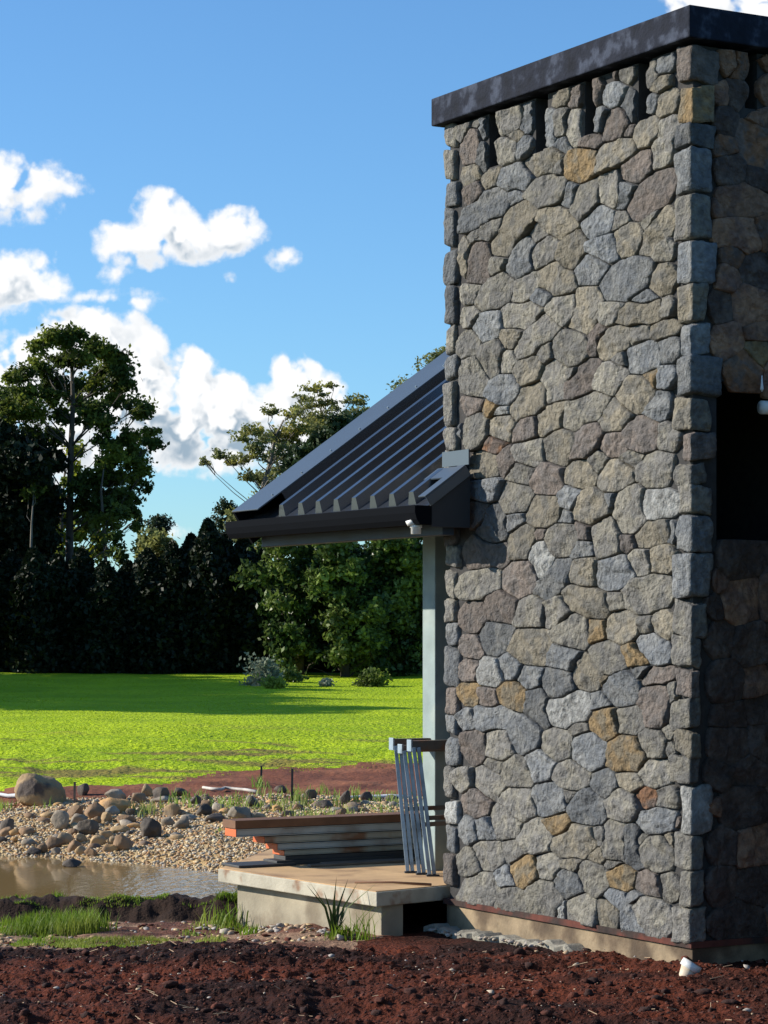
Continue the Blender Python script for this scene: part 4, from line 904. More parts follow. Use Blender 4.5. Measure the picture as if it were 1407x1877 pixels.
ROCKS += [(a / 2.814 + 380, b_ / 2.814 + 1300, c / 2.814, d / 2.814, e, f) for a, b_, c, d, e, f in [(535, 450, 62, 50, 'd', 'dark rock left of the right-hand stake'), (612, 495, 92, 45, 'd', 'slanted dark slab of rock above the formwork stack'), (710, 465, 60, 70, 'd', 'upright dark rock above the middle of the formwork stack'),
   (690, 540, 62, 45, 'p', 'rounded brown rock just above the formwork stack'), (662, 514, 70, 32, 'g', 'grey rock under the upright dark one'), (820, 455, 62, 45, 'd', 'dark cube-like rock nearest to the trestles'), (410, 542, 70, 28, 'p', 'flat reddish rock between stake and formwork stack'), (465, 508, 50, 35, 'p', 'small brown rock below the right-hand stake'),
   (352, 505, 50, 35, 'o', 'small tan rock between the two stakes'), (380, 418, 70, 38, 'd', 'black rock at the foot of the left-hand stake'), (225, 475, 60, 56, 'g', 'grey rock in front of the left-hand stake')]]
def rock(px, py, w, h, c, lb, k):
    base = hit(px, py + h * .42, 19.5, 40) if 'water' not in lb or 'poking' not in lb else Vector(((px - CX) / FPX * 22, (EYE - ZW) * FPX / (py + h * .2 - HY), ZW))
    if 'poking' in lb: base.x = (px - CX) / FPX * base.y
    m_ = base.y / FPX; hw, hh = w * m_ / 2 * 1.1, h * m_ * 1.12
    v0, f0 = I3 if w > 40 else I2
    V = v0.copy(); rg = np.random.default_rng(k * 7 + 3)
    # flatten against a few random planes for a rocky shape
    for _ in range(13):
        nn = rg.normal(0, 1, 3); nn /= np.linalg.norm(nn); dd = rg.uniform(.48, .82); e = V @ nn - dd; V = V - np.outer(np.maximum(e, 0) * .85, nn)
    sd = k * 1.7; nz = fbm(V[:, 0] * 1.8 + sd, V[:, 1] * 1.8, V[:, 2] * 1.8 + sd, octv=4, seed=k % 30, rough=.55)
    V = V * (1 + .11 * nz)[:, None]
    V = V / np.array([np.abs(V[:, 0]).max(), np.abs(V[:, 1]).max(), np.abs(V[:, 2]).max()])
    V = V * np.array([hw, hw * rg.uniform(.6, .85), hh * .62]) 
    V[:, 2] += hh * .36
    base.y += hw * .3
    o = mk('rock', [(0, 0, 0)] * 0 + [tuple(q) for q in V], [tuple(int(j) for j in q) for q in f0], RK[c], smooth=True)
    o.location = base; tag(o, lb, 'rock', 'rocks around the pond')
for k, r_ in enumerate(ROCKS): rock(*r_, k)
# many smaller stones between
n = 190; yy = 21.3 + 5.0 * rng.random(n); xx = rng.uniform(-3.9, 0.1, n); kk = (yy > shore(xx) - .1) & ((fbm(xx * 1.2, yy * .8, octv=2, seed=77) > -.05) | (yy > 24.6)); xx, yy = xx[kk], yy[kk]
sz = rng.uniform(.025, .075, len(xx))
tag(scatter('bank_cobbles', np.stack([xx, yy, H(xx, yy) + sz * .2], -1), sz, [RK['t'], RK['d'], RK['g'], RK['p'], RK['o']], I1, .7, 11, .14), 'small mixed cobbles between the rocks on the pond bank', 'cobbles', kind='stuff')
# silt sock behind rocks, stakes, saplings
def ribbon(pts, r, name, m_, lb, cat, n=8):
    mb = MB(); mb.tube(pts, [r * (.8 + .4 * rnd.random()) for _ in pts], n); tag(mb.build(name, m_, None, True), lb, cat)
q = [hit(x, y, 20, 40) + Vector((0, 0, .03)) for x, y in ((372, 1447), (388, 1450), (405, 1451), (412, 1448), (430, 1450), (450, 1453), (470, 1457))]
ribbon(q, .017, 'silt_sock', mat('dirty_cloth', (.5, .46, .40), .8, .3, 9, .3, 20), 'white cloth silt sock lying behind the rocks at the lawn edge', 'silt sock')
q = [hit(x, y, 20, 40) + Vector((0, 0, .03)) for x, y in ((-30, 1462), (0, 1462), (15, 1464), (30, 1463), (40, 1466))]
ribbon(q, .022, 'plastic_sheet', CLOTH, 'crumpled white plastic strip left of the largest boulder', 'plastic sheet')
q = [hit(x, y, 20, 40) + Vector((0, 0, .02)) for x, y in ((640, 1466), (665, 1462), (690, 1463), (715, 1462), (745, 1464))]
ribbon(q, .022, 'cloth_strip', CLOTH, 'thin white cloth strip lying on the bank near the trestles', 'cloth')
for (x, yb, yt, lb) in ((478, 1436, 1403, 'left of the two dark stakes standing on the bank'), (534.5, 1470, 1408, 'taller dark stake at the right of the bank'), (136, 1475, 1434, 'short pale stake beside the largest boulder')):
    p = hit(x, yb, 20, 40); h = (yb - yt) * p.y / FPX
    mb = MB(); mb.beam(p - Vector((0, 0, .1)), p + Vector((.006, 0, h)), .022, .022, up=(0, 1, 0)); tag(mb.build('stake', WOODD if 'dark' in lb else WOODL), lb, 'stake')

# ------------------------------------------------------------------ grass and reeds
def blades(name, P_, hgt, wid, m_, seed=0, lean=.5, segs=2, parent=None):
    rg = np.random.default_rng(seed); n = len(P_); th = rg.uniform(0, 2 * math.pi, n); ln = rg.uniform(.1, lean, n) * hgt
    d = np.stack([np.cos(th), np.sin(th), np.zeros(n)], -1); w = np.stack([-np.sin(th + .6), np.cos(th + .6), np.zeros(n)], -1) * (wid[:, None] / 2)
    up = np.array([0, 0, 1.])
    p1 = P_ + up * (hgt * .55)[:, None] + d * (ln * .3)[:, None]; p2 = P_ + up * hgt[:, None] + d * ln[:, None]
    V = np.stack([P_ - w, P_ + w, p1 - w * .8, p1 + w * .8, p2], 1).reshape(-1, 3); b = (np.arange(n) * 5)[:, None]
    T = np.concatenate([b + np.array([[0, 1, 3]]), b + np.array([[0, 3, 2]]), b + np.array([[2, 3, 4]])], 0)
    return mk(name, V, T, m_, parent)
def patchy(n, x0, x1, y0, y1, thr, fs, seed):
    rg = np.random.default_rng(seed); x = rg.uniform(x0, x1, n); y = rg.uniform(y0, y1, n); v = fbm(x * fs, y * fs, octv=3, seed=seed) ; k = v > thr; return x[k], y[k], v[k]
G = LF['grass_blade']
x, y, v = patchy(26000, -3.6, -.75, 15.6, 17.0, -.15, 1.3, 5)
cen = np.exp(-((x + 1.9) / .5) ** 2)
kp = (v > .0) | (cen > .5)
x, y, cen = x[kp], y[kp], cen[kp]
hg = rng.uniform(.02, .07, len(x)) * (.5 + 1.6 * cen + .6 * np.clip(fbm(x * 5, y * 5, octv=2, seed=91), 0, 1))
kq = rng.random(len(x)) < .12 + .5 * cen + .4 * fbm(x * 3, y * 4, octv=2, seed=92)
x, y, hg = x[kq], y[kq], hg[kq]
tag(blades('verge_grass', np.stack([x, y, H(x, y) - .01], -1), hg, np.full(len(x), .007), G, 1), 'bright green grass strip between the trodden mud and the black bank', 'grass', kind='stuff')
x, y, v = patchy(16000, -4, -.6, 17.55, 18.1, -.25, 2.2, 6)
hg = rng.uniform(.02, .06, len(x)) * (.6 + .8 * (v > .2))
tag(blades('bank_grass', np.stack([x, y, H(x, y) - .01], -1), hg, np.full(len(x), .008), G, 2), 'grass fringe on top of the black soil bank at the pond', 'grass', kind='stuff')
x, y, v = patchy(9000, -2.2, -.95, 14.25, 15.4, .15, 2.0, 7)
hg = rng.uniform(.012, .04, len(x))
tag(blades('path_grass', np.stack([x, y, H(x, y) - .005], -1), hg, np.full(len(x), .005), G, 3), 'low grass patches beside the dark soil left of the slab', 'grass', kind='stuff')
# lawn: ragged front edge and short turf
n = 90000; yy = 28 + 30 * rng.random(n) ** 1.3; xx = (rng.random(n) * .34 - .17) * yy
kk = (yy > lawn_edge(xx) - .5 * rng.random(n) + .35 * fbm(xx * 1.2, yy * 2, octv=3, seed=41)) & (fbm(xx * .55, yy * 2.4, octv=4, seed=65) < .55); xx, yy = xx[kk], yy[kk]
tag(blades('lawn_grass', np.stack([xx, yy, H(xx, yy) - .01], -1), rng.uniform(.012, .032, len(xx)), .009 + .0004 * (yy - 28), LF['lawn_blade'], 4, 1.0), 'young bright lawn grass on the slope above the pond', 'grass', kind='stuff')
# reeds between the rocks
cl = [(735, 320), (760, 330), (790, 315), (825, 320), (850, 300), (945, 270), (1000, 250), (1010, 290), (1075, 240), (1170, 290), (1225, 290), (1290, 270), (1320, 290), (1390, 230), (1400, 290), (260, 300), (20, 290), (40, 295), (960, 240)]
cl = [(a / 2.931, b_ / 2.931 + 1380) for a, b_ in cl] + [(a / 2.814 + 380, b_ / 2.814 + 1300) for a, b_ in [(40, 500), (90, 480), (130, 490), (280, 400), (330, 460), (430, 430), (370, 510), (420, 505), (470, 545), (500, 560), (540, 555), (570, 440), (640, 555), (660, 480), (690, 500), (750, 550), (760, 440), (850, 470), (890, 470), (940, 540), (960, 500), (980, 480), (620, 440), (480, 440)]]
PR, HR = [], []
for (a, b_) in cl:
    c = hit(a, b_, 20, 38)
    for _ in range(15): PR.append((c.x + rnd.gauss(0, .06), c.y + rnd.gauss(0, .12), c.z - .01)); HR.append(rnd.uniform(.04, .15))
tag(blades('reeds', np.array(PR), np.array(HR), np.full(len(PR), .014), LF['reed_blade'], 8, .5), 'tufts of yellow-green reeds growing among the pond rocks', 'reeds', kind='stuff')
n = 1500; yy = 23.5 + 3.2 * rng.random(n); xx = rng.uniform(-1.6, .8, n); kk = fbm(xx * 3, yy * 3, octv=2, seed=88) > .15; xx, yy = xx[kk], yy[kk]
tag(blades('bank_weeds', np.stack([xx, yy, H(xx, yy)], -1), rng.uniform(.02, .06, len(xx)), np.full(len(xx), .014), LF['reed_blade'], 9, .8), 'sparse yellowish seedlings on the pale bank behind the formwork stack', 'weeds', kind='stuff')
def plant(px, py, h, nb, lb, m_, name='weed_plant', cat='plant', spread=.03, w=.012, lean=.9, lo=9, hi=30, off=(0, 0, 0)):
    c = hit(px, py, lo, hi) + Vector(off); t_ = thing(name, c, lb, cat)
    P_ = np.array([(c.x + rnd.gauss(0, spread), c.y + rnd.gauss(0, spread), c.z - .01) for _ in range(nb)])
    blades('leaves', P_, np.array([rnd.uniform(.3, 1) * h for _ in range(nb)]), np.full(nb, w), m_, int(px), lean, parent=t_)
    mb = MB(); mb.tube([c - Vector((0, 0, .02)), c + Vector((0, 0, h * .55))], [.004, .002], 5); mb.build('stem', m_, t_)
plant(612, 1716, .36, 14, 'tall dark weed with drooping leaves against the slab base', LF['camellia_leaf'], lo=13, hi=14.85, spread=.012, w=.018)
plant(628, 1718, .11, 60, 'bright grass tuft at the foot of the slab base under the tall weed', G, spread=.05, lo=13, hi=14.8)
plant(665, 1718, .24, 26, 'thin bright grass tuft at the right end of the slab base', G, spread=.04, lo=13, hi=14.7, w=.007)
plant(462, 1700, .09, 40, 'small green tuft in the rubble left of the slab base', G, spread=.04, lo=13, hi=15.6)
plant(408, 1700, .2, 60, 'tall green grass tuft just left of the slab', G, spread=.09, lo=13, hi=17)
plant(534, 1470, .2, 24, 'sapling with feathery leaves around the taller dark stake', LF['reed_blade'], 'sapling', 'sapling', .04, .02, .8, 20, 40)
plant(478, 1440, .16, 20, 'sapling with feathery leaves around the left dark stake', LF['reed_blade'], 'sapling', 'sapling', .04, .02, .8, 20, 40)
plant(558, 1480, .26, 16, 'thin young plant standing right of the taller stake', LF['reed_blade'], 'sapling', 'sapling', .03, .015, .5, 20, 40)
plant(651, 1475, .26, 16, 'thin young plant above the middle of the formwork stack', LF['reed_blade'], 'sapling', 'sapling', .03, .015, .5, 20, 40)

# ------------------------------------------------------------------ trees
def leaves(P_, size, m_, name, parent, seed=0, tri=False):
    rg = np.random.default_rng(seed); n = len(P_)
    a = rg.normal(0, 1, (n, 3)); a /= np.linalg.norm(a, axis=1)[:, None]; b = rg.normal(0, 1, (n, 3)); b -= (a * b).sum(1)[:, None] * a; b /= np.linalg.norm(b, axis=1)[:, None]
    s = size * rg.uniform(.6, 1.4, n)[:, None]; a = a * s * .62; b = b * s * .36
    V = np.stack([P_ - a, P_ + b, P_ + a, P_ - b], 1).reshape(-1, 3); q = (np.arange(n) * 4)[:, None] + np.array([[0, 1, 2, 3]])
    return mk(name, V, q, m_, parent)
def W(px, py, D): return Vector(((px - CX) / FPX * D, D, EYE - (py - HY) / FPX * D))
def clump_pts(c, rx, rz, n, rg, flat=False, k=5):
    """leaf positions: several sub-clusters inside an uneven ellipsoid, denser towards the outside"""
    k = k * 2
    sub = rg.normal(0, 1, (k, 3)); sub /= np.linalg.norm(sub, axis=1)[:, None]; sub *= (rg.uniform(.2, 1.0, k) ** .7)[:, None]
    w = rg.integers(0, k, n); d = rg.normal(0, .23, (n, 3)) * rg.uniform(.5, 1.5, k)[w][:, None]
    p = (sub[w] + d) * np.array([rx, rx, rz])
    if flat: p[:, 2] = np.where(p[:, 2] < 0, p[:, 2] * .45, p[:, 2])
    return p + np.array(c)
def tree(name, label, D, trunk, clumps, leafmat, lsize, per, bark=BARK, r0=.16, flat=False, group=None, kx=1/1., jy=1.4, seed=1, limb=.035, cat='tree', dens=1., branch=True, fat=1.3):
    rg = np.random.default_rng(seed)
    tp = [W(x, y, D) for x, y in trunk]; base = tp[0].copy()
    gz = ground_z(base.x, base.y); tp[0].z = min(tp[0].z, gz) - .1
    t_ = thing(name, (base.x, base.y, gz), label, cat, group)
    mb = MB(); nT = len(tp); mb.tube(tp, [r0 * (1 - .8 * i / (nT - 1)) for i in range(nT)], 9); mb.build('trunk', bark, t_, True)
    m_ = D / FPX; allp = []; br = MB()
    for (cx, cy, r, *e) in clumps:
        fl = (e[0] * (1.5 if flat else 1)) if e else .8
        if flat: cy += rg.normal(0, 4); cx += rg.normal(0, 3)
        yo = rg.uniform(-jy, jy); c = W(cx, cy, D) + Vector((0, yo, 0)); rr = r * m_ * fat
        n = int(per * dens * (r / 17.) ** 2 * .62 * (fl if flat else 1) ** .5)
        allp.append(clump_pts(c, rr * 1.05, rr * fl, max(n, 20), rg, flat, 9))
        if branch:
            # start on the trunk below the clump
            zs = [p.z for p in tp]; tgt = c.z - abs(c.x - tp[nT // 2].x) * .75 - .3
            j = min(range(nT), key=lambda q: abs(zs[q] - tgt) if q > 0 else 99)
            k0 = max(j - 1, 0); s0 = tp[k0].lerp(tp[j], min(max((tgt - zs[k0]) / (zs[j] - zs[k0] + 1e-6), 0), 1))
            mid = s0.lerp(c, .5) + Vector((rg.normal(0, .12), rg.normal(0, .1), -rr * .25 + .08)); q3 = s0.lerp(c, .8) + Vector((rg.normal(0, .08), 0, .0))
            lr = limb * (1.0 + .25 * rg.random())
            br.tube([s0, s0.lerp(mid, .5) + Vector((rg.normal(0, .05), 0, 0)), mid, q3, c], [lr * 1.0, lr * .75, lr * .55, lr * .38, lr * .2], 5)
            for _ in range(4):
                e_ = c + Vector((rg.normal(0, .5), rg.normal(0, .5), rg.uniform(.0, .5) * fl)) * rr; br.tube([q3, q3.lerp(e_, .5) + Vector((0, 0, .04)), e_], [lr * .4, lr * .3, lr * .15], 4)
    P_ = np.concatenate(allp)
    if branch: br.build('limbs', bark, t_, True)
    leaves(P_, lsize, leafmat, 'crown', t_, seed)
    return t_
def c8(l): return [(x / 2.931, y / 2.931 + 560, r / 2.931, *e) for x, y, r, *e in l]
def c6(l): return [(x / 2.814 + 340, y / 2.814 + 660, r / 2.814, *e) for x, y, r, *e in l]
# big left tree
big = c8([(430, 160, 42), (290, 185, 45), (370, 195, 55), (500, 230, 60), (580, 250, 50), (630, 300, 58), (240, 240, 45), (195, 310, 55), (330, 300, 45), (430, 300, 60), (560, 340, 60), (655, 370, 50), (130, 370, 45), (85, 395, 38), (260, 390, 60), (370, 410, 60), (490, 420, 55), (600, 430, 45), (700, 450, 38), (140, 490, 60), (60, 470, 50), (290, 500, 55), (420, 510, 50), (520, 560, 55), (610, 510, 45), (730, 520, 60), (765, 575, 42), (90, 590, 60), (200, 580, 65), (330, 590, 50), (460, 600, 55), (580, 640, 50), (790, 680, 45), (830, 765, 38), (690, 720, 55), (570, 740, 50), (720, 800, 45), (760, 860, 48), (800, 905, 32), (640, 820, 55), (560, 860, 45), (610, 930, 55), (510, 950, 60), (700, 930, 45), (765, 965, 28), (440, 1000, 60), (560, 1010, 65), (640, 1050, 60), (700, 1110, 38), (600, 1120, 60), (480, 1090, 55), (720, 1150, 25), (160, 690, 60), (250, 700, 50), (60, 640, 45)])
tree('tall_tree', 'tallest tree, a broad airy dark crown against the white cloud at the left', 66, [(128, 1235), (127, 1050), (128, 930), (130, 820), (134, 740), (131, 650), (132, 620)], big, LF['dark_leaf'], .10, 900, r0=.13, seed=2, limb=.024, jy=1.2, fat=1.3)
tree('slender_tree', 'slender leaning tree with grey trunk right of the tallest tree', 64, [(197, 1235), (196, 1080), (191, 980), (185, 900), (190, 860)], c8([(560, 1060, 50), (640, 1110, 45), (520, 1150, 40), (700, 1180, 25), (600, 1180, 30), (540, 1260, 25), (640, 1010, 45), (650, 1330, 40, 1.2), (620, 1250, 30)]), LF['dark_leaf'], .12, 500, r0=.07, seed=5, limb=.014)
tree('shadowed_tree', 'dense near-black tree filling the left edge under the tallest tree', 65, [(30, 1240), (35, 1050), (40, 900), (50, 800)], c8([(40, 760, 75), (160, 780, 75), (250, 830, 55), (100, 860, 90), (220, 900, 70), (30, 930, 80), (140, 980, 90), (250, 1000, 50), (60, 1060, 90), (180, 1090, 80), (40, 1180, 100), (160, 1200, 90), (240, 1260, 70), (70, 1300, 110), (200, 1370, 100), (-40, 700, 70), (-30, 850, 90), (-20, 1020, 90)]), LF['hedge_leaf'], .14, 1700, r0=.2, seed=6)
tree('edge_tree', 'olive green tree cut by the left picture edge beside the tallest tree', 66.5, [(-20, 1240), (-22, 1000), (-15, 760)], c8([(0, 450, 40), (-30, 520, 60), (10, 560, 50), (-50, 620, 80), (15, 680, 40)]), LF['dark_leaf'], .13, 800, r0=.16, seed=7)
tree('yellow_green_tree', 'sunlit yellow-green tree glowing behind the trunk of the tallest tree', 76, [(118, 1235), (115, 1050), (112, 950), (120, 850)], c8([(300, 1060, 55), (275, 1120, 45), (330, 1150, 55), (300, 1200, 40), (330, 1290, 55), (340, 1330, 45), (430, 790, 38), (425, 880, 30), (400, 960, 35), (470, 1160, 55), (500, 1230, 50), (430, 1240, 40), (520, 1320, 50), (450, 1350, 45)]), LF['bright_leaf'], .15, 520, r0=.12, seed=8, limb=.02)
tree('pale_stem_tree', 'thin pale-barked tree standing against the shadowed left tree', 63.6, [(55, 1240), (56, 1040), (58, 960), (62, 900)], c8([(150, 1010, 40), (210, 990, 35), (180, 940, 35)]), LF['dark_leaf'], .11, 250, bark=BARKP, r0=.055, seed=9, limb=.012, jy=.3)
tree('round_tree', 'small rounded olive tree rising behind the hedge between two bare conifers', 74, [(275, 1235), (278, 1080), (280, 1020)], c8([(760, 1270, 45), (820, 1250, 50), (870, 1280, 45), (800, 1310, 60), (900, 1310, 40), (740, 1320, 40), (860, 1330, 55)]), LF['gum_leaf'], .13, 520, r0=.1, seed=10, limb=.02)
# eucalypts
e1 = c6([(85, 530, 24, .5), (110, 540, 18, .5), (195, 515, 35, .55), (255, 530, 45, .5), (300, 525, 30, .5), (330, 590, 40, .6), (340, 405, 38, .6), (375, 370, 30, .6), (420, 395, 45, .6), (330, 430, 38, .6), (400, 450, 45, .6), (460, 480, 50, .65), (520, 470, 45, .65), (380, 520, 35, .6), (390, 580, 30, .6), (450, 560, 40, .6), (480, 400, 48, .6), (530, 365, 45, .6), (600, 370, 45, .6), (455, 268, 32, .5), (440, 285, 22, .5), (535, 270, 38, .5), (575, 295, 25, .5), (430, 620, 48, .7), (490, 640, 45, .7), (400, 690, 45, .7), (470, 700, 50, .7), (320, 620, 30, .6), (540, 560, 45, .7), (550, 430, 45, .7)])
tree('gum_tree', 'airy eucalypt with layered olive crowns spreading left of the metal roof', 72, [(528, 1235), (520, 1060), (500, 960), (480, 900), (495, 850), (505, 800), (520, 770)], e1, LF['gum_leaf'], .085, 700, bark=BARKP, r0=.13, flat=True, seed=11, limb=.018)
e2 = c6([(650, 160, 38, .5), (630, 185, 30, .5), (690, 180, 30, .5), (655, 240, 42, .5), (610, 240, 30, .5), (725, 138, 30, .4), (640, 290, 45, .6), (690, 310, 45, .6), (720, 330, 50, .65), (640, 345, 50, .65), (740, 230, 35, .45), (775, 250, 25, .45), (832, 208, 30, .4), (890, 212, 32, .45), (905, 235, 25, .45), (880, 268, 32, .5), (800, 280, 40, .5), (850, 290, 35, .5), (950, 250, 22, .4), (700, 390, 50, .7), (590, 215, 16, .4), (575, 218, 14, .4)])
tree('gum_tree', 'taller eucalypt with small umbrella crowns standing in front of the right cloud', 74, [(600, 1235), (595, 1000), (590, 880), (592, 800), (588, 760)], e2, LF['gum_leaf'], .08, 700, bark=BARKP, r0=.12, flat=True, seed=12, limb=.016)
e3 = c6([(1130, 118, 42, .5), (1170, 120, 40, .5), (1205, 110, 30, .5), (1185, 148, 38, .55), (1150, 160, 25, .5), (1125, 190, 20, .5), (1145, 210, 18, .5), (1085, 128, 16, .4), (1030, 248, 18, .4), (1045, 262, 14, .4), (1080, 252, 14, .4)])
tree('gum_tree', 'yellowish eucalypt crown peeping over the middle of the metal roof slope', 74, [(765, 1235), (758, 950), (750, 780), (748, 745)], e3, LF['gum_leaf'], .08, 700, bark=BARKP, r0=.09, flat=True, seed=13, limb=.014, fat=1.75)
e4 = c6([(1260, 8, 34, .5), (1300, 10, 40, .5), (1330, -10, 35, .5), (1360, 0, 35, .5), (1330, 30, 25, .4), (1370, -50, 40, .5), (1390, 20, 30, .5), (1205, 40, 8, .4), (1350, -20, 40, .5), (1395, -40, 30, .5)])
tree('gum_tree', 'eucalypt crown showing at the tower edge above the roof ridge', 76, [(840, 1235), (832, 900), (828, 740), (822, 690)], e4, LF['gum_leaf'], .08, 700, bark=BARKP, r0=.09, flat=True, seed=14, limb=.014, fat=1.75)
tree('gum_tree', 'low pale eucalypt foliage behind the gutter end and cypress tops', 73, [(465, 1235), (468, 1060), (462, 980)], c6([(300, 800, 45), (270, 830, 40), (290, 870, 45), (340, 880, 50), (390, 930, 45), (370, 820, 45), (420, 780, 45), (360, 760, 40), (420, 860, 40), (320, 930, 40), (250, 790, 25), (400, 1000, 40), (440, 950, 40)]), LF['gum_leaf'], .115, 330, bark=BARKP, r0=.1, seed=15, limb=.02)
pinec = c6([(555, 560, 45), (600, 530, 50), (640, 480, 50), (560, 610, 40), (620, 590, 60), (690, 440, 50), (680, 520, 60), (740, 400, 45), (790, 360, 45), (760, 450, 60), (850, 345, 45), (910, 325, 40), (960, 315, 35), (985, 330, 25), (840, 400, 60), (900, 380, 55), (700, 600, 60), (560, 660, 50), (620, 680, 60), (800, 500, 70), (700, 700, 70), (600, 760, 70), (540, 760, 50)])
tree('dark_pine', 'dense dark green conifer rising close behind the metal roof', 68, [(590, 1235), (600, 1000), (620, 850), (640, 820)], pinec, LF['pine_leaf'], .12, 1500, r0=.2, seed=16)
# bare conifers
def bare_conifer(px, ytop, ybot, tiers, lb, D, flatx=1.):
    base = W(px, ybot, D); t_ = thing('bare_conifer', (base.x, base.y, ground_z(base.x, base.y)), lb, 'tree')
    mb = MB(); b0 = Vector((base.x, base.y, ground_z(base.x, base.y))); top = W(px, ytop, D); mb.tube([b0, b0.lerp(top, .5), top], [.12, .08, .02], 7); mb.build('trunk', BARK, t_, True)
    mb = MB(); pts = []
    rg = np.random.default_rng(int(px))
    for (dy, half) in tiers:
        c = W(px, ytop + dy, D); L = half * D / FPX
        for k in range(9):
            a = k / 9 * 6.283 + rg.random(); e = c + Vector((math.cos(a) * L, math.sin(a) * L, rg.uniform(-.05, .12))); m2 = c.lerp(e, .55) + Vector((0, 0, -.12 - .1 * rg.random()))
            mb.tube([c, m2, e], [.028, .02, .012], 4)
            for q in np.linspace(.35, 1, 14): pts.append(tuple(c.lerp(m2, q * 1.6) if q < .6 else m2.lerp(e, (q - .6) / .4)))
    mb.build('limbs', BARK, t_, True)
    leaves(np.repeat(np.array(pts), 3, 0) + rg.normal(0, .045, (len(pts) * 3, 3)), .075, LF['pine_leaf'], 'crown', t_, 3)
bare_conifer(291, 942, 1235, [(6, 12), (11, 22), (17, 28), (24, 20)], 'small flat-topped bare conifer left of the other one above the hedge', 80)
bare_conifer(417, 917, 1235, [(5, 12), (12, 20), (20, 26), (30, 30), (42, 26), (54, 30), (68, 24)], 'taller tiered bare conifer beside the gutter end', 78)
# cypress hedge: one tree each
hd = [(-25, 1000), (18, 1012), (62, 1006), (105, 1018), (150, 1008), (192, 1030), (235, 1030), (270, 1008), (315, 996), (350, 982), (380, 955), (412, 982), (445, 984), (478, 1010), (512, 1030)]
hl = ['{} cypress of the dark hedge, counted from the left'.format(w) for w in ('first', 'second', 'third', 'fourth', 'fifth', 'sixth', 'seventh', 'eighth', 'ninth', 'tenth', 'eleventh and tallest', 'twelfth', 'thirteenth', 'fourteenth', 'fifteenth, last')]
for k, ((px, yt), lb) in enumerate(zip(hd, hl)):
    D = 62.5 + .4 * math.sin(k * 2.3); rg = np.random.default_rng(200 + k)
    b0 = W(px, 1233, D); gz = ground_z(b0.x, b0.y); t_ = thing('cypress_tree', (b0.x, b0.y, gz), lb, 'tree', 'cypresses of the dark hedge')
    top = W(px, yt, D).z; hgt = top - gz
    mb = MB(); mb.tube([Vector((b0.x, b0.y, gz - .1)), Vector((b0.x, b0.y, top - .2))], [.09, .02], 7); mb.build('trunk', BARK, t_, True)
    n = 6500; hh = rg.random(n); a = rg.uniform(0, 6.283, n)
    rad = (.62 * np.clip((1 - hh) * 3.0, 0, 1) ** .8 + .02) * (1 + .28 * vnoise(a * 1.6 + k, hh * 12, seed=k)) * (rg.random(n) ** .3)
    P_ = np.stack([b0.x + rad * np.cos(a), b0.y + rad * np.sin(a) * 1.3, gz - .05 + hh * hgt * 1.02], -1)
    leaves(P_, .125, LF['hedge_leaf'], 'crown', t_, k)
# broadleaf shrubs right of the hedge, sunlit from the left
bl = [(548, 985, 'leftmost glossy broadleaf tree beneath the porch beam', 60.8), (632, 965, 'middle glossy broadleaf tree beneath the porch beam, brightest leaves', 60.2), (722, 955, 'rightmost glossy broadleaf tree, next to the porch post', 60.8), (812, 950, 'broadleaf tree mostly hidden by the post and stone tower', 61)]
for k, (px, yt, lb, D) in enumerate(bl):
    rg = np.random.default_rng(300 + k); cls = []
    for _ in range(44):
        yy_ = rg.uniform(yt + 15, 1215); cls.append((px + rg.normal(0, 34), yy_, rg.uniform(16, 26)))
    tree('broadleaf_tree', lb, D, [(px, 1235), (px + 4, 1120), (px - 3, 1040)], cls, LF['camellia_leaf'], .105, 420, r0=.12, seed=310 + k, limb=.02, jy=.9, group='broadleaf trees beneath the porch beam')
for k, (px, yt, lb) in enumerate([(555, 1010, 'leftmost dark conifer standing behind the glossy broadleaf trees'), (625, 1000, 'second dark conifer behind the glossy broadleaf trees'), (695, 1005, 'third dark conifer behind the glossy broadleaf trees'), (765, 1000, 'dark conifer behind the broadleaf trees at the porch post')]):
    D = 64; rg = np.random.default_rng(260 + k); b0 = W(px, 1233, D); gz = ground_z(b0.x, b0.y); t_ = thing('conifer', (b0.x, b0.y, gz), lb, 'tree', 'dark conifers behind the broadleaf trees'); hgt = W(px, yt, D).z - gz
    mb = MB(); mb.tube([Vector((b0.x, b0.y, gz - .1)), Vector((b0.x, b0.y, gz + hgt * .9))], [.09, .02], 7); mb.build('trunk', BARK, t_, True)
    n = 6500; hh = rg.random(n); a = rg.uniform(0, 6.283, n); rad = (.68 * np.clip((1 - hh) * 3.5, 0, 1)) * (rg.random(n) ** .3)
    leaves(np.stack([b0.x + rad * np.cos(a), b0.y + rad * np.sin(a), gz + .02 + hh * hgt], -1), .14, LF['hedge_leaf'], 'crown', t_, k)
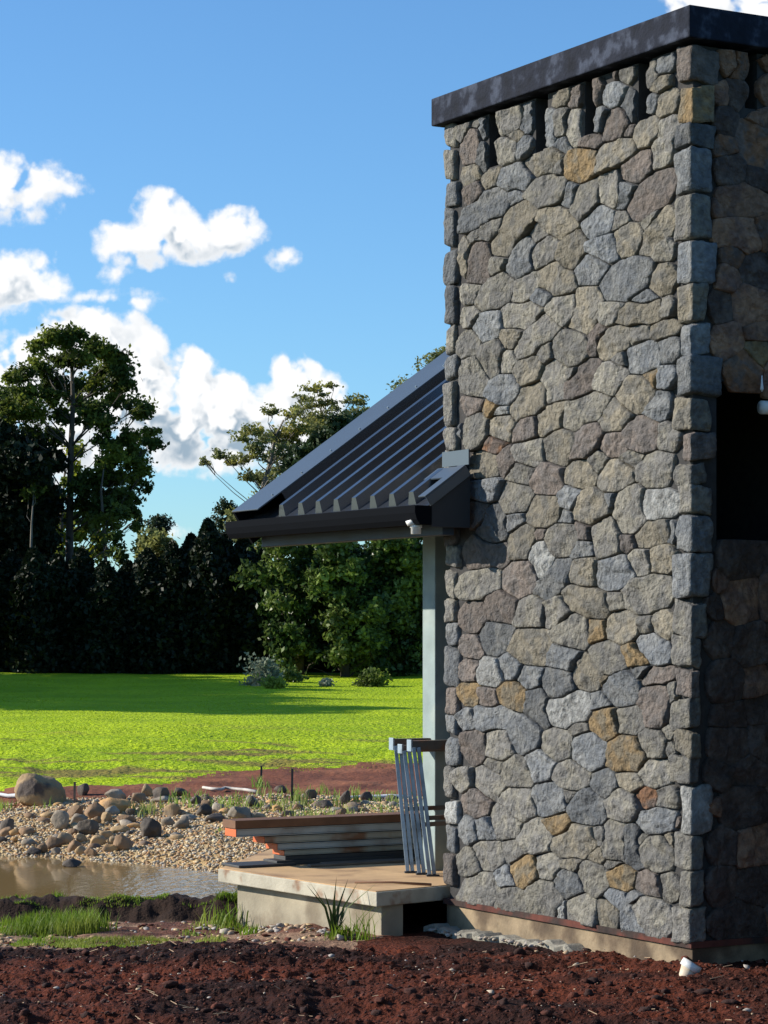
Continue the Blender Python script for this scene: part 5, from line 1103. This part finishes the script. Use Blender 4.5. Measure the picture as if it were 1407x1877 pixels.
# low shrubs on the lawn edge
def shrub(px, py, w, h, lb, m_, n=900, D=None, ls=.07):
    c = hit(px, py, 30, 63); m2 = c.y / FPX; rg = np.random.default_rng(int(px)); t_ = thing('shrub', c, lb, 'shrub')
    P_ = clump_pts((c.x, c.y, c.z + h * m2 * .45), w * m2 * .55, h * m2 * .6, n, rg, False, 12); P_[:, 2] = np.maximum(P_[:, 2], c.z)
    leaves(P_, ls, m_, 'leaves', t_, 1); mb = MB(); mb.tube([c, c + Vector((0, 0, h * m2 * .5))], [.03, .012], 5); mb.build('stem', BARK, t_)
shrub(476, 1256, 66, 52, 'round silvery grey shrub at the back of the lawn', LF['grey_leaf'], 1600)
shrub(530, 1250, 46, 26, 'low green shrub right of the silvery one', LF['camellia_leaf'])
shrub(596, 1258, 26, 14, 'small pale shrub on the earth patch at the lawn back', LF['grey_leaf'], 400)
shrub(680, 1258, 50, 26, 'dark low shrub at the lawn back near the porch post', LF['dark_leaf'])
shrub(505, 1262, 40, 18, 'bright low shrub in front of the silvery one', LF['grass_blade'], 500)
# garden trees outside the frame on the left: they throw the long shadow over the lawn
for k, (X_, Y_, hg, wd) in enumerate([(-14.5, 46.6, 6.7, 1.9), (-17.5, 49.5, 7.3, 3.0), (-14.3, 52.5, 5.4, 2.4), (-21, 54, 8.2, 3.2), (-15.5, 57, 5.4, 3.0), (-13.2, 59.5, 4.0, 2.0), (-14.2, 55.5, 4.8, 2.2), (-17.5, 54.5, 6.4, 3.0), (-14.2, 49.5, 5.7, 2.3)]):
    rg = np.random.default_rng(400 + k); gz = ground_z(X_, Y_)
    t_ = thing('garden_tree', (X_, Y_, gz), ('small', 'tall', 'bushy low', 'tallest', 'broad', 'short far', 'round far', 'wide dark', 'round nearest')[k] + ' leafy tree outside the left picture edge, shading the lawn', 'tree', 'shade trees left of the lawn')
    mb = MB(); mb.tube([(X_, Y_, gz - .1), (X_ + .2, Y_, gz + hg * .5), (X_, Y_, gz + hg * .9)], [.2, .13, .04], 8); mb.build('trunk', BARK, t_, True)
    P_ = np.concatenate([clump_pts((X_ + rg.normal(0, wd * .42), Y_ + rg.normal(0, wd * .42), gz + hg * rg.uniform(.15, .93)), wd * .4, wd * .33, 1100, rg, False, 7) for _ in range(20)])
    leaves(P_, .17, LF['dark_leaf'], 'crown', t_, k)
